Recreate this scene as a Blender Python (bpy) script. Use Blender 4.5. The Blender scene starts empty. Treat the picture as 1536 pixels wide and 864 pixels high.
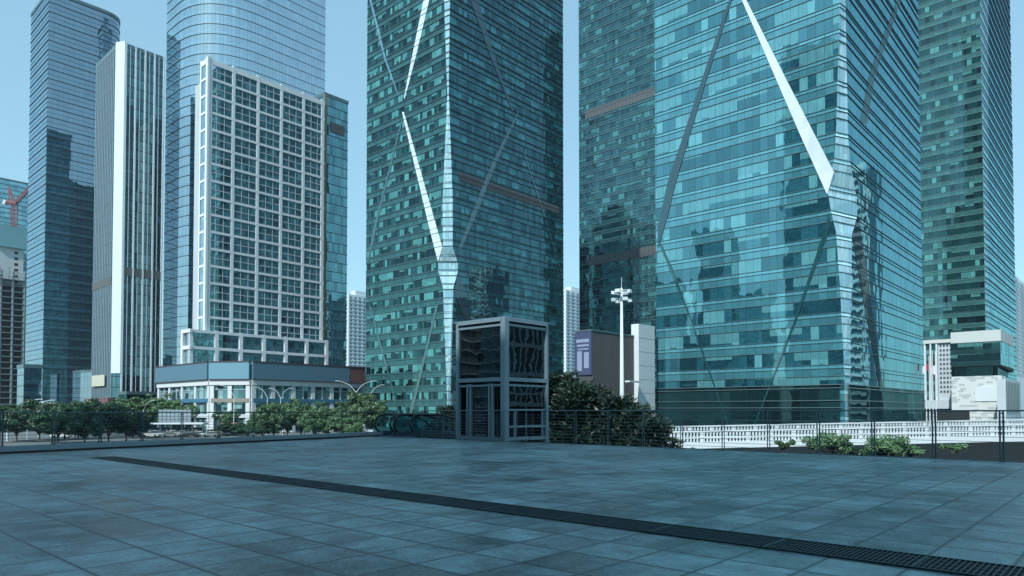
import bpy, bmesh, math, random
from mathutils import Vector, Matrix
R = math.radians
rnd = random.Random(7)
S = bpy.context.scene
COL = S.collection

# ---------------------------------------------------------------- camera, sky, sun, exposure
F = 1050.0            # focal length in pixels of the 1536-wide photograph
HOR = 616.0
TILT = R(1.5)
EYE = 1.2
SHIFT = ((HOR - 432.0) - F * math.tan(TILT)) / 1536.0
cd = bpy.data.cameras.new('camera'); cam = bpy.data.objects.new('camera', cd); COL.objects.link(cam)
cam.location = (0, 0, EYE); cam.rotation_euler = (R(90) + TILT, 0, 0)
cd.sensor_width = 36; cd.lens = F / 1536 * 36; cd.shift_y = SHIFT
cd.clip_start = 0.1; cd.clip_end = 6000
S.camera = cam
SUN_EL = R(43); SH = Vector((-0.50, -0.866))
w = bpy.data.worlds.new('World'); S.world = w; w.use_nodes = True
wn = w.node_tree; wn.nodes.clear()
wo = wn.nodes.new('ShaderNodeOutputWorld'); wb = wn.nodes.new('ShaderNodeBackground')
sky = wn.nodes.new('ShaderNodeTexSky'); sky.sky_type = 'NISHITA'; sky.sun_disc = False
sky.sun_elevation = SUN_EL; sky.sun_rotation = math.atan2(SH.x, SH.y)
sky.air_density = 1.0; sky.dust_density = 0.6; sky.ozone_density = 1.0
wb.inputs['Strength'].default_value = 0.118
def wmath(op, a, b):
    x = wn.nodes.new('ShaderNodeMath'); x.operation = op
    for k, v in enumerate((a, b)):
        if isinstance(v, (int, float)): x.inputs[k].default_value = v
        else: wn.links.new(v, x.inputs[k])
    return x.outputs[0]
bwn = wn.nodes.new('ShaderNodeRGBToBW'); wn.links.new(sky.outputs[0], bwn.inputs[0])
newl = wmath('MULTIPLY', wmath('POWER', bwn.outputs[0], .40), 1.96)      # softer step from zenith to horizon (city haze)
def wscale(v, f):
    x = wn.nodes.new('ShaderNodeVectorMath'); x.operation = 'SCALE'
    if isinstance(v, tuple): x.inputs[0].default_value = v
    else: wn.links.new(v, x.inputs[0])
    wn.links.new(f, x.inputs[3]); return x.outputs[0]
hue = wscale(sky.outputs[0], wmath('DIVIDE', wmath('MULTIPLY', newl, .42), bwn.outputs[0]))
air = wscale((.54, 1.15, 1.36), wmath('MULTIPLY', newl, .58))
sm = wn.nodes.new('ShaderNodeVectorMath'); sm.operation = 'ADD'; wn.links.new(hue, sm.inputs[0]); wn.links.new(air, sm.inputs[1])
wn.links.new(sm.outputs[0], wb.inputs[0])
wn.links.new(wb.outputs[0], wo.inputs[0])
sd = bpy.data.lights.new('sun', 'SUN'); sd.energy = 2.5; sd.angle = R(0.5); sd.color = (1, .975, .93)
so = bpy.data.objects.new('sun', sd); COL.objects.link(so)
sdir = Vector((SH.x * math.cos(SUN_EL), SH.y * math.cos(SUN_EL), math.sin(SUN_EL)))
so.rotation_euler = sdir.to_track_quat('Z', 'Y').to_euler(); so.location = (-60, -90, 120)
S.view_settings.view_transform = 'Standard'; S.view_settings.look = 'None'
S.view_settings.exposure = 0.85; S.view_settings.gamma = 1.0; S.view_settings.use_curve_mapping = False
S.cycles.max_bounces = 7; S.cycles.glossy_bounces = 4; S.cycles.transparent_max_bounces = 12
S.cycles.caustics_reflective = False; S.cycles.caustics_refractive = False
S.cycles.sample_clamp_indirect = 4.0

STREET = -5.8
# city grid directions (both facades of every tower follow them)
A = Vector((-1.103, 1.0)).normalized(); B = Vector((0.9245, 1.0)).normalized()
B = Vector((A.y, -A.x)); B = B if B.y > 0 else -B

def P(px, Y):                    # plan point seen at column px of the horizon, Y metres away
    return Vector(((px - 768) / F * Y, Y))
def ray(px, py):
    xc = (px - 768) / F; yc = (432 - py) / F + SHIFT * 1536 / F
    return Vector((xc, math.cos(TILT) - yc * math.sin(TILT), math.sin(TILT) + yc * math.cos(TILT)))
def zat(py, Y, px=768):          # height of row py at depth Y
    d = ray(px, py); return EYE + d.z / d.y * Y
def run(C, D, px):               # distance from C along D until column px (at the horizon)
    k = (px - 768) / F
    return (k * C.y - C.x) / (D.x - k * D.y)
def hit(C, D, px, py):           # (distance along D from C, height) of a pixel on a vertical wall
    d = ray(px, py); det = d.x * (-D.y) + D.x * d.y
    t = (C.x * (-D.y) + D.x * C.y) / det
    p = Vector((d.x * t, d.y * t)); return ((p - C).dot(D), EYE + d.z * t)

# ---------------------------------------------------------------- materials
MATS = {}
def newmat(name):
    m = bpy.data.materials.new(name); m.use_nodes = True; m.node_tree.nodes.clear(); MATS[name] = m
    return m, m.node_tree
class G:                         # tiny node-graph helper
    def __init__(s, nt): s.nt = nt
    def n(s, t, **k):
        x = s.nt.nodes.new(t)
        for a, b in k.items(): setattr(x, a, b)
        return x
    def put(s, sock, v):
        if isinstance(v, bpy.types.NodeSocket): s.nt.links.new(v, sock)
        elif v is not None:
            if sock.type in ('RGBA',) and len(v) == 3: v = (*v, 1)
            sock.default_value = v
    def m(s, op, a, b=None, c=None):
        x = s.n('ShaderNodeMath', operation=op); s.put(x.inputs[0], a)
        if b is not None: s.put(x.inputs[1], b)
        if c is not None: s.put(x.inputs[2], c)
        return x.outputs[0]
    def v(s, op, a, b=None, sc=None):
        x = s.n('ShaderNodeVectorMath', operation=op); s.put(x.inputs[0], a)
        if b is not None: s.put(x.inputs[1], b)
        if sc is not None: s.put(x.inputs[3], sc)
        return x.outputs[0]
    def mix(s, f, a, b):
        x = s.n('ShaderNodeMix', data_type='RGBA'); s.put(x.inputs[0], f); s.put(x.inputs[6], a); s.put(x.inputs[7], b)
        return x.outputs[2]
    def xyz(s, x, y, z=0.0):
        c = s.n('ShaderNodeCombineXYZ'); s.put(c.inputs[0], x); s.put(c.inputs[1], y); s.put(c.inputs[2], z); return c.outputs[0]
    def white(s, vec):
        x = s.n('ShaderNodeTexWhiteNoise', noise_dimensions='3D'); s.put(x.inputs[0], vec); return x.outputs[0], x.outputs[1]
    def noise(s, vec, scale, detail=3, rough=.5):
        x = s.n('ShaderNodeTexNoise'); s.put(x.inputs['Vector'], vec); x.inputs['Scale'].default_value = scale
        x.inputs['Detail'].default_value = detail; x.inputs['Roughness'].default_value = rough; return x.outputs[0], x.outputs[1]
    def out(s, sh):
        o = s.n('ShaderNodeOutputMaterial'); s.nt.links.new(sh, o.inputs[0])

def plain(name, col, rough=.6, metal=0., var=.12, scale=1.5, spec=.5, bump=0.):
    m, nt = newmat(name); g = G(nt)
    tc = g.n('ShaderNodeTexCoord').outputs['Object']
    f, _ = g.noise(tc, scale, 4, .6)
    f2, _ = g.noise(tc, scale * 9, 2, .6)
    f = g.m('ADD', g.m('MULTIPLY', f, .7), g.m('MULTIPLY', f2, .3))
    k = g.m('ADD', g.m('MULTIPLY', g.m('SUBTRACT', f, .5), var * 2.6), 1.0)
    c = g.v('SCALE', tuple(col), sc=k)
    b = g.n('ShaderNodeBsdfPrincipled'); g.put(b.inputs['Base Color'], c)
    b.inputs['Roughness'].default_value = rough; b.inputs['Metallic'].default_value = metal
    b.inputs['Specular IOR Level'].default_value = spec
    if bump:
        bm = g.n('ShaderNodeBump'); bm.inputs['Strength'].default_value = bump; bm.inputs['Distance'].default_value = .02
        g.put(bm.inputs['Height'], f2); nt.links.new(bm.outputs[0], b.inputs['Normal'])
    g.out(b.outputs[0]); return m

def facade(name, bay=1.4, fh=4.2, off=0.0, sp=(0.0, .34), sp2=(.34, .44), dark=(.012, .03, .035), mid=(.04, .13, .14),
           pale=(.16, .40, .40), spc=(.05, .15, .16), line=(.02, .04, .05), lw=.07, rmin=.18, rmax=.85, tint=(.46, .90, .96), wob=.006, pane=.006, p=(.35, .62), rough=.02, group=3, soff=.55, pv=.6):
    """curtain wall: storeys and panes from the wall's own metre coordinates (UV)"""
    m, nt = newmat(name); g = G(nt)
    uv = g.n('ShaderNodeUVMap').outputs[0]
    sx = g.n('ShaderNodeSeparateXYZ'); g.put(sx.inputs[0], uv); u, v = sx.outputs[0], sx.outputs[1]
    v = g.m('ADD', v, off)
    U = g.m('DIVIDE', u, bay); V = g.m('DIVIDE', v, fh)
    iu = g.m('FLOOR', U); iv = g.m('FLOOR', V); fu = g.m('FRACT', U); fv = g.m('FRACT', V)
    r1, c1 = g.white(g.xyz(iu, iv, 1.3))
    rf, _ = g.white(g.xyz(iv, 5.7, 9.1))
    ig = g.m('FLOOR', g.m('ADD', g.m('DIVIDE', iu, group), rf))
    r2, c2 = g.white(g.xyz(ig, iv, 4.4))
    r = g.m('ADD', g.m('MULTIPLY', r2, .5), g.m('MULTIPLY', r1, .5))
    # dark room, teal blind or pale curtain
    isd = g.m('LESS_THAN', r, p[0]); isp = g.m('GREATER_THAN', r, p[1])
    c = g.mix(isp, g.mix(isd, mid, dark), pale)
    # half-drawn blind, pleats, furniture
    s3 = g.n('ShaderNodeSeparateColor'); g.put(s3.inputs[0], c2)
    drop = g.m('GREATER_THAN', fv, g.m('SUBTRACT', 1.0, g.m('MULTIPLY', s3.outputs[0], .55)))
    c = g.mix(g.m('MULTIPLY', drop, g.m('GREATER_THAN', s3.outputs[1], soff)), c, tuple(x * .75 for x in pale))
    nf, _ = g.noise(g.xyz(g.m('MULTIPLY', u, 6.0), g.m('MULTIPLY', v, .25), iv), 1.0, 2)
    c = g.v('SCALE', c, sc=g.m('ADD', .35, g.m('MULTIPLY', nf, 1.3)))
    nf2, _ = g.noise(g.xyz(u, g.m('MULTIPLY', v, 1.6), 0.0), .9, 3)
    low = g.m('MULTIPLY', g.m('LESS_THAN', fv, sp[1] + .2), g.m('GREATER_THAN', nf2, .58))
    c = g.mix(g.m('MULTIPLY', low, .7), c, dark)
    # spandrels
    def band(a, b): return g.m('MULTIPLY', g.m('GREATER_THAN', fv, a), g.m('LESS_THAN', fv, b))
    spv = g.v('SCALE', tuple(spc), sc=g.m('ADD', .82, g.m('MULTIPLY', r1, .36)))
    msp = g.m('MAXIMUM', g.m('LESS_THAN', fv, sp[1]), 0.0)
    c = g.mix(msp, c, spv)
    m2 = band(sp2[0], sp2[1])
    c = g.mix(m2, c, tuple(x * 1.7 for x in spc))
    ml = g.m('MAXIMUM', g.m('LESS_THAN', fu, lw / bay), g.m('MAXIMUM', g.m('LESS_THAN', fv, .02), band(sp[1] - .02, sp[1])))
    c = g.mix(ml, c, line)
    # reflection with slightly uneven panes
    geo = g.n('ShaderNodeNewGeometry'); nrm = geo.outputs['Normal']
    _, nc = g.noise(g.xyz(u, g.m('MULTIPLY', v, .6), 0.0), .55, 2)
    t1 = g.v('SCALE', g.v('SUBTRACT', c1, (.5, .5, .5)), sc=pane * 2)
    t2 = g.v('SCALE', g.v('SUBTRACT', nc, (.5, .5, .5)), sc=wob * 2)
    nn = g.v('NORMALIZE', g.v('ADD', nrm, g.v('ADD', t1, t2)))
    d = g.n('ShaderNodeBsdfDiffuse'); g.put(d.inputs[0], c)
    gl = g.n('ShaderNodeBsdfGlossy'); gl.inputs['Roughness'].default_value = rough; g.put(gl.inputs[0], tint); g.put(gl.inputs['Normal'], nn)
    lwt = g.n('ShaderNodeLayerWeight'); lwt.inputs[0].default_value = .5
    fac = g.m('ADD', rmin, g.m('MULTIPLY', g.m('POWER', lwt.outputs['Facing'], 3.0), rmax - rmin))
    fac = g.m('MULTIPLY', fac, g.m('SUBTRACT', 1.0, g.m('MULTIPLY', ml, .7)))
    s1_ = g.n('ShaderNodeSeparateColor'); g.put(s1_.inputs[0], c1); fac = g.m('MULTIPLY', fac, g.m('ADD', 1 - pv / 2, g.m('MULTIPLY', s1_.outputs[2], pv)))
    mx = g.n('ShaderNodeMixShader'); g.put(mx.inputs[0], fac); nt.links.new(d.outputs[0], mx.inputs[1]); nt.links.new(gl.outputs[0], mx.inputs[2])
    g.out(mx.outputs[0]); return m

def glossy_panel(name, col, refl=.35, tint=(.85, .95, 1), wob=.01, lines=None, rough=.03):
    m, nt = newmat(name); g = G(nt)
    tc = g.n('ShaderNodeTexCoord').outputs['Object']
    f, nc = g.noise(tc, .25, 3); w2, _ = g.white(g.v('FLOOR', g.v('SCALE', tc, sc=.24)))
    c = g.v('SCALE', tuple(col), sc=g.m('ADD', .7, g.m('ADD', g.m('MULTIPLY', f, .4), g.m('MULTIPLY', w2, .2))))
    geo = g.n('ShaderNodeNewGeometry')
    nn = g.v('NORMALIZE', g.v('ADD', geo.outputs['Normal'], g.v('SCALE', g.v('SUBTRACT', nc, (.5, .5, .5)), sc=wob * 2)))
    d = g.n('ShaderNodeBsdfDiffuse'); g.put(d.inputs[0], c)
    gl = g.n('ShaderNodeBsdfGlossy'); gl.inputs['Roughness'].default_value = rough; g.put(gl.inputs[0], tint); g.put(gl.inputs['Normal'], nn)
    mx = g.n('ShaderNodeMixShader'); mx.inputs[0].default_value = refl
    nt.links.new(d.outputs[0], mx.inputs[1]); nt.links.new(gl.outputs[0], mx.inputs[2]); g.out(mx.outputs[0]); return m

def clearglass(name, tint=(.5, .62, .66), refl=.14, rough=.0, wob=.0, dirt=.04):
    m, nt = newmat(name); g = G(nt)
    tr = g.n('ShaderNodeBsdfTransparent'); g.put(tr.inputs[0], tint)
    gl = g.n('ShaderNodeBsdfGlossy'); gl.inputs['Roughness'].default_value = rough; g.put(gl.inputs[0], (.85, .95, 1))
    if wob:
        geo = g.n('ShaderNodeNewGeometry'); _, nc = g.noise(geo.outputs['Position'], 1.6, 2)
        g.put(gl.inputs['Normal'], g.v('NORMALIZE', g.v('ADD', geo.outputs['Normal'], g.v('SCALE', g.v('SUBTRACT', nc, (.5, .5, .5)), sc=wob * 2))))
    lwt = g.n('ShaderNodeLayerWeight'); lwt.inputs[0].default_value = .3
    fac = g.m('ADD', refl, g.m('MULTIPLY', g.m('POWER', lwt.outputs['Facing'], 4.0), .6))
    mx = g.n('ShaderNodeMixShader'); g.put(mx.inputs[0], fac)
    nt.links.new(tr.outputs[0], mx.inputs[1]); nt.links.new(gl.outputs[0], mx.inputs[2])
    df = g.n('ShaderNodeBsdfDiffuse'); g.put(df.inputs[0], (.3, .38, .4)); mx2 = g.n('ShaderNodeMixShader'); mx2.inputs[0].default_value = dirt
    nt.links.new(mx.outputs[0], mx2.inputs[1]); nt.links.new(df.outputs[0], mx2.inputs[2]); g.out(mx2.outputs[0]); return m

def leafmat(name, c1, c2, c3, trans=.25):
    m, nt = newmat(name); g = G(nt)
    geo = g.n('ShaderNodeNewGeometry'); tc = g.n('ShaderNodeTexCoord').outputs['Object']
    oi = g.n('ShaderNodeObjectInfo').outputs['Random']
    f, _ = g.noise(tc, .55, 2)
    c = g.mix(geo.outputs['Random Per Island'], c1, c2)
    c = g.mix(g.m('MULTIPLY', g.m('GREATER_THAN', f, .55), .5), c, c3)
    c = g.v('SCALE', c, sc=g.m('ADD', .8, g.m('MULTIPLY', oi, .45)))
    d = g.n('ShaderNodeBsdfDiffuse'); g.put(d.inputs[0], c); t = g.n('ShaderNodeBsdfTranslucent'); g.put(t.inputs[0], c)
    mx = g.n('ShaderNodeMixShader'); mx.inputs[0].default_value = trans
    nt.links.new(d.outputs[0], mx.inputs[1]); nt.links.new(t.outputs[0], mx.inputs[2])
    gl = g.n('ShaderNodeBsdfGlossy'); gl.inputs['Roughness'].default_value = .45; m3 = g.n('ShaderNodeMixShader'); m3.inputs[0].default_value = .05
    nt.links.new(mx.outputs[0], m3.inputs[1]); nt.links.new(gl.outputs[0], m3.inputs[2]); g.out(m3.outputs[0]); return m

# ---------------------------------------------------------------- mesh helpers
WLOC = {}
class MB:
    def __init__(s): s.v = []; s.f = []; s.uv = {}; s.mi = {}
    def face(s, pts, uv=None, mi=0):
        b = len(s.v); s.v += [Vector(p) for p in pts]; s.f.append(tuple(range(b, b + len(pts))))
        if uv: s.uv[len(s.f) - 1] = uv
        if mi: s.mi[len(s.f) - 1] = mi
        return s
    def hexa(s, q, mi=0):            # 8 corners: bottom 4 then top 4
        b = len(s.v); s.v += [Vector(p) for p in q]
        for f in ((3, 2, 1, 0), (4, 5, 6, 7), (0, 1, 5, 4), (1, 2, 6, 5), (2, 3, 7, 6), (3, 0, 4, 7)):
            s.f.append(tuple(b + i for i in f))
            if mi: s.mi[len(s.f) - 1] = mi
        return s
    def box(s, c, d, rz=0., mi=0):
        cx, cy, cz = c; hx, hy, hz = d[0] / 2, d[1] / 2, d[2] / 2; ca, sa = math.cos(rz), math.sin(rz)
        q = [(cx + x * ca - y * sa, cy + x * sa + y * ca, cz + z) for z in (-hz, hz) for x, y in ((-hx, -hy), (hx, -hy), (hx, hy), (-hx, hy))]
        return s.hexa(q, mi)
    def wallbox(s, C, D, s0, s1, z0, z1, t0, t1, N, mi=0):   # box on a wall: along D, out along N from t0 to t1
        q = []
        for z in (z0, z1):
            for a, t in ((s0, t1), (s1, t1), (s1, t0), (s0, t0)):
                p = C + D * a + N * t; q.append((p.x, p.y, z))
        return s.hexa(q, mi)
    def bar(s, a, b, wd, ht=None, mi=0):
        a, b = Vector(a), Vector(b); ht = ht or wd; d = (b - a).normalized()
        up = Vector((0, 0, 1)) if abs(d.z) < .95 else Vector((0, 1, 0))
        x = d.cross(up).normalized() * wd / 2; y = x.cross(d).normalized() * ht / 2
        return s.hexa([a - x - y, a + x - y, b + x - y, b - x - y, a - x + y, a + x + y, b + x + y, b - x + y], mi)
    def tube(s, pts, rs, n=8, cap=True, mi=0):
        pts = [Vector(p) for p in pts]
        if not isinstance(rs, (list, tuple)): rs = [rs] * len(pts)
        b = len(s.v)
        for i, p in enumerate(pts):
            d = (pts[min(i + 1, len(pts) - 1)] - pts[max(i - 1, 0)]).normalized()
            up = Vector((0, 0, 1)) if abs(d.z) < .9 else Vector((1, 0, 0))
            x = d.cross(up).normalized(); y = x.cross(d).normalized()
            for k in range(n):
                a = 2 * math.pi * k / n; s.v.append(p + (x * math.cos(a) + y * math.sin(a)) * rs[i])
        for i in range(len(pts) - 1):
            for k in range(n):
                q = (b + i * n + k, b + i * n + (k + 1) % n, b + (i + 1) * n + (k + 1) % n, b + (i + 1) * n + k)
                s.f.append(q)
                if mi: s.mi[len(s.f) - 1] = mi
        if cap:
            s.f.append(tuple(b + k for k in range(n))[::-1]); s.f.append(tuple(b + (len(pts) - 1) * n + k for k in range(n)))
        return s
    def poly(s, pts, z0, z1):        # prism of a plan polygon
        n = len(pts); b = len(s.v)
        s.v += [Vector((p[0], p[1], z0)) for p in pts] + [Vector((p[0], p[1], z1)) for p in pts]
        for i in range(n): j = (i + 1) % n; s.f.append((b + i, b + j, b + n + j, b + n + i))
        s.f.append(tuple(range(b, b + n))[::-1]); s.f.append(tuple(range(b + n, b + 2 * n))); return s
    def build(s, name, mat, parent=None, bevel=0, smooth=False):
        off = WLOC.get(parent.name, Vector((0, 0, 0))) if parent else Vector((0, 0, 0))
        me = bpy.data.meshes.new(name); me.from_pydata([tuple(v - off) for v in s.v], [], s.f)
        mats = mat if isinstance(mat, (list, tuple)) else [mat]
        for m in mats: me.materials.append(m)
        for i, k in s.mi.items(): me.polygons[i].material_index = k
        if s.uv:
            ul = me.uv_layers.new(name='UVMap')
            for i, uvs in s.uv.items():
                for li, q in zip(me.polygons[i].loop_indices, uvs): ul.data[li].uv = q
        else:
            bm = bmesh.new(); bm.from_mesh(me); bmesh.ops.recalc_face_normals(bm, faces=bm.faces)
            if bevel: bmesh.ops.bevel(bm, geom=bm.edges, offset=bevel, segments=1, affect='EDGES')
            bm.to_mesh(me); bm.free()
        if smooth:
            for p in me.polygons: p.use_smooth = True
        o = bpy.data.objects.new(name, me); COL.objects.link(o)
        if parent: o.parent = parent
        WLOC[o.name] = off.copy() if parent else Vector((0, 0, 0))
        return o
def tag(o, label=None, cat=None, group=None, kind=None):
    if label: o['label'] = label
    if cat: o['category'] = cat
    if group: o['group'] = group
    if kind: o['kind'] = kind
    return o
def thing(name, loc, label, cat, group=None):
    o = bpy.data.objects.new(name, None); COL.objects.link(o); o.location = loc; o.empty_display_size = .3
    WLOC[o.name] = Vector(loc); return tag(o, label, cat, group)
def copy_tree(o, loc=None, rz=None, label=None, parent=None, sc=None):
    kids = [k for k in bpy.data.objects if k.parent == o]
    c = o.copy(); COL.objects.link(c); c.parent = parent
    if loc is not None: c.location = loc
    if rz is not None: c.rotation_euler = (0, 0, rz)
    if sc is not None: c.scale = sc if not isinstance(sc, (int, float)) else (sc, sc, sc)
    if label: c['label'] = label
    for k in kids: copy_tree(k, parent=c)
    return c
def v3(p, z): return (p.x, p.y, z)

# ---------------------------------------------------------------- palette
white_paint = plain('white_paint', (.62, .72, .76), .5, var=.06, scale=.3)
cream = plain('cream_render', (.50, .57, .57), .7, var=.1, scale=.2)
conc = plain('pale_concrete', (.46, .55, .60), .75, var=.12, scale=.12)
concd = plain('grey_concrete', (.16, .21, .23), .85, var=.25, scale=.3)
steel = plain('painted_steel', (.105, .165, .20), .4, metal=.35, var=.12, scale=3)
steeld = plain('dark_steel', (.045, .085, .105), .45, metal=.3, var=.15, scale=3)
ledge_m = plain('aluminium_ledge', (.13, .21, .23), .35, metal=.5, var=.1, scale=.2)
ledge_d = plain('dark_ledge', (.02, .045, .06), .4, metal=.4, var=.1, scale=.2)
black = plain('black_rubber', (.008, .012, .015), .35, var=.2, scale=4)
darkvoid = plain('dark_recess', (.010, .018, .022), .8, var=.3, scale=.5)  # near-black colour, painted in for shade inside the frame and under the bridge
brown = plain('brown_metal', (.075, .085, .09), .55, metal=.2, var=.2, scale=.4)
louvre = plain('louvre_metal', (.10, .115, .125), .5, metal=.3, var=.2, scale=.5)
bark = plain('bark', (.07, .07, .06), .9, var=.3, scale=2)
asphalt = plain('asphalt', (.05, .065, .07), .9, var=.25, scale=.15)
paving_far = plain('far_paving', (.12, .15, .155), .9, var=.2, scale=.1)

# deck paving
def deckmat():
    m, nt = newmat('granite_paving'); g = G(nt)
    tc = g.n('ShaderNodeTexCoord').outputs['Object']
    sx = g.n('ShaderNodeSeparateXYZ'); g.put(sx.inputs[0], tc)
    T = .58
    a = g.m('DIVIDE', sx.outputs[0], T * 1.0); b = g.m('DIVIDE', sx.outputs[1], .6)
    ia = g.m('FLOOR', a); ib = g.m('FLOOR', b); fa = g.m('FRACT', a); fb = g.m('FRACT', b)
    r, c = g.white(g.xyz(ia, ib, 2.2))
    ra, _ = g.white(g.xyz(ia, 0.0, 7.2)); rb, _ = g.white(g.xyz(0.0, ib, 3.2))
    n1, _ = g.noise(tc, .35, 5, .6); n2, _ = g.noise(g.v('ADD', tc, g.v('SCALE', c, sc=7.0)), 2.4, 5, .65); n3, _ = g.noise(tc, 28, 4, .75); n4, _ = g.noise(tc, 95, 3, .7)
    k = g.m('ADD', .50, g.m('MULTIPLY', r, .36))
    k = g.m('ADD', k, g.m('MULTIPLY', g.m('SUBTRACT', n1, .5), 2.0))
    k = g.m('ADD', k, g.m('MULTIPLY', g.m('SUBTRACT', n2, .5), 2.0))
    k = g.m('ADD', k, g.m('MULTIPLY', g.m('SUBTRACT', n3, .5), 1.7))
    k = g.m('ADD', k, g.m('MULTIPLY', g.m('SUBTRACT', n4, .5), 2.2))
    st, _ = g.noise(tc, 1.1, 3, .7)
    stain = g.m('MULTIPLY', g.m('GREATER_THAN', st, .64), .16)
    k = g.m('MAXIMUM', g.m('SUBTRACT', k, stain), .2)
    col = g.v('SCALE', (.205, .315, .335), sc=k)
    def joint(f, wdt): 
        d = g.m('MINIMUM', f, g.m('SUBTRACT', 1.0, f))
        mr = g.n('ShaderNodeMapRange'); g.put(mr.inputs[0], d); g.put(mr.inputs[2], wdt); mr.inputs[1].default_value = 0
        mr.inputs[3].default_value = 1; mr.inputs[4].default_value = 0; mr.interpolation_type = 'SMOOTHSTEP'; return mr.outputs[0]
    ja = g.m('MULTIPLY', joint(fa, .034), g.m('ADD', .7, g.m('MULTIPLY', rb, .5)))
    jb = g.m('MULTIPLY', joint(fb, .036), g.m('ADD', .75, g.m('MULTIPLY', ra, .4)))
    j = g.m('MAXIMUM', ja, jb)
    edge = g.m('MAXIMUM', joint(fa, .10), joint(fb, .10))
    col = g.v('SCALE', col, sc=g.m('SUBTRACT', 1.0, g.m('MULTIPLY', edge, g.m('MULTIPLY', n2, .35))))
    col = g.mix(g.m('MINIMUM', j, .95), col, (.008, .016, .022))
    p = g.n('ShaderNodeBsdfPrincipled'); g.put(p.inputs['Base Color'], col)
    g.put(p.inputs['Roughness'], g.m('ADD', .24, g.m('ADD', g.m('MULTIPLY', n2, .26), g.m('MULTIPLY', r, .14))))
    p.inputs['Specular IOR Level'].default_value = .6
    bp = g.n('ShaderNodeBump'); bp.inputs['Strength'].default_value = .3; bp.inputs['Distance'].default_value = .004
    g.put(bp.inputs['Height'], g.m('ADD', g.m('SUBTRACT', g.m('MULTIPLY', n3, .4), j), g.m('MULTIPLY', r, .35)))
    nt.links.new(bp.outputs[0], p.inputs['Normal'])
    g.out(p.outputs[0]); return m
granite = deckmat()

# ---------------------------------------------------------------- ground and deck
N_A = Vector((A.y, -A.x))            # outward of the A-direction fence is B
mb = MB(); mb.face([(-3000, -1500, STREET), (3000, -1500, STREET), (3000, 4500, STREET), (-3000, 4500, STREET)])
tag(mb.build('ground', paving_far), kind='structure')
mb = MB()
for (c, d, hw) in ((Vector((-40, 178)), B, 9), (Vector((-115, 205)), A, 7)):
    n = Vector((d.y, -d.x))
    q = [c - d * 400 - n * hw, c + d * 500 - n * hw, c + d * 500 + n * hw, c - d * 400 + n * hw]
    mb.face([v3(p, STREET + .004 + .004 * (d == A)) for p in q])
tag(mb.build('road', asphalt), kind='structure')

FR0 = Vector((12.0, 16.4))           # right railing line, runs along A
def fr(s): return Vector((FR0.x - 1.103 * s, FR0.y + s))
FL0 = Vector((-13.98, 19.25))        # left railing line
def fl(u): return Vector((FL0.x + .578 * u, FL0.y + u))
pR0, pR1 = fr(-22), fr(17.2)
pL1 = fl(13.9); pL0 = fl(-34)
deck_poly = [(-45, -30), (40, -30), (pR0.x, pR0.y), (fl(13.58).x, fl(13.58).y), (pL0.x - 0, pL0.y)]
# deck is modelled in its own paving axes (rotated to the paving grid)
ang = math.atan2(A.y, A.x)
def deck_local(p): q = Vector((p[0], p[1], 0)); return Matrix.Rotation(-ang, 3, 'Z') @ q
DR0 = Vector((-10.35, 18.25))        # far end of drain, runs towards -A
o_loc = deck_local(DR0)
mb = MB(); b = [deck_local(p) - o_loc for p in deck_poly]
n = len(b); cen = sum(b, Vector()) / n
for i in range(n): mb.face([(b[i].x, b[i].y, 0), (b[(i + 1) % n].x, b[(i + 1) % n].y, 0), (cen.x, cen.y, 0)])
for i in range(n):
    j = (i + 1) % n; mb.face([(b[j].x, b[j].y, 0), (b[i].x, b[i].y, 0), (b[i].x, b[i].y, -.7), (b[j].x, b[j].y, -.7)])
deck = mb.build('deck_paving', granite); deck.rotation_euler = (0, 0, ang); deck.location = (DR0.x, DR0.y, 0)
tag(deck, kind='structure')

# drainage grate strip
dn = Vector((-A.y, A.x)); dn = dn if dn.y < 0 else -dn     # towards the camera
L = 26.5; W = .56
drain_m = plain('grate_iron', (.016, .036, .048), .5, metal=.2, var=.3, scale=4)
g0 = thing('drain_grate', (DR0.x, DR0.y, 0), 'long dark steel drainage grating let diagonally into the grey paving', 'drain')
mb = MB()
def dpt(s, t): return DR0 - A * s + dn * t
mb.face([v3(dpt(0, 0), .003), v3(dpt(0, W), .003), v3(dpt(L, W), .003), v3(dpt(L, 0), .003)])
mb.build('trough', darkvoid, g0)
mb = MB()
s = 0.0; pan = 1.16
for t in (0.0, W - .02): mb.hexa([v3(dpt(a, b), z) for z in (.004, .016) for a, b in ((0, t), (L, t), (L, t + .02), (0, t + .02))])
mb.build('frame', drain_m, g0)
k = 0
nb = int(L / .04)
mb = MB()
for i in range(nb):
    s = i * .04; wd = .012 if i % 29 else .03
    mb.hexa([v3(dpt(a, b), z) for z in (.005, .013) for a, b in ((s, .02), (s + wd, .02), (s + wd, W - .02), (s, W - .02))])
for t in (.14, .28, .42):
    mb.hexa([v3(dpt(a, b), z) for z in (.006, .011) for a, b in ((0, t), (L, t), (L, t + .008), (0, t + .008))])
mb.build('grating_bars', drain_m, g0)

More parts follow.
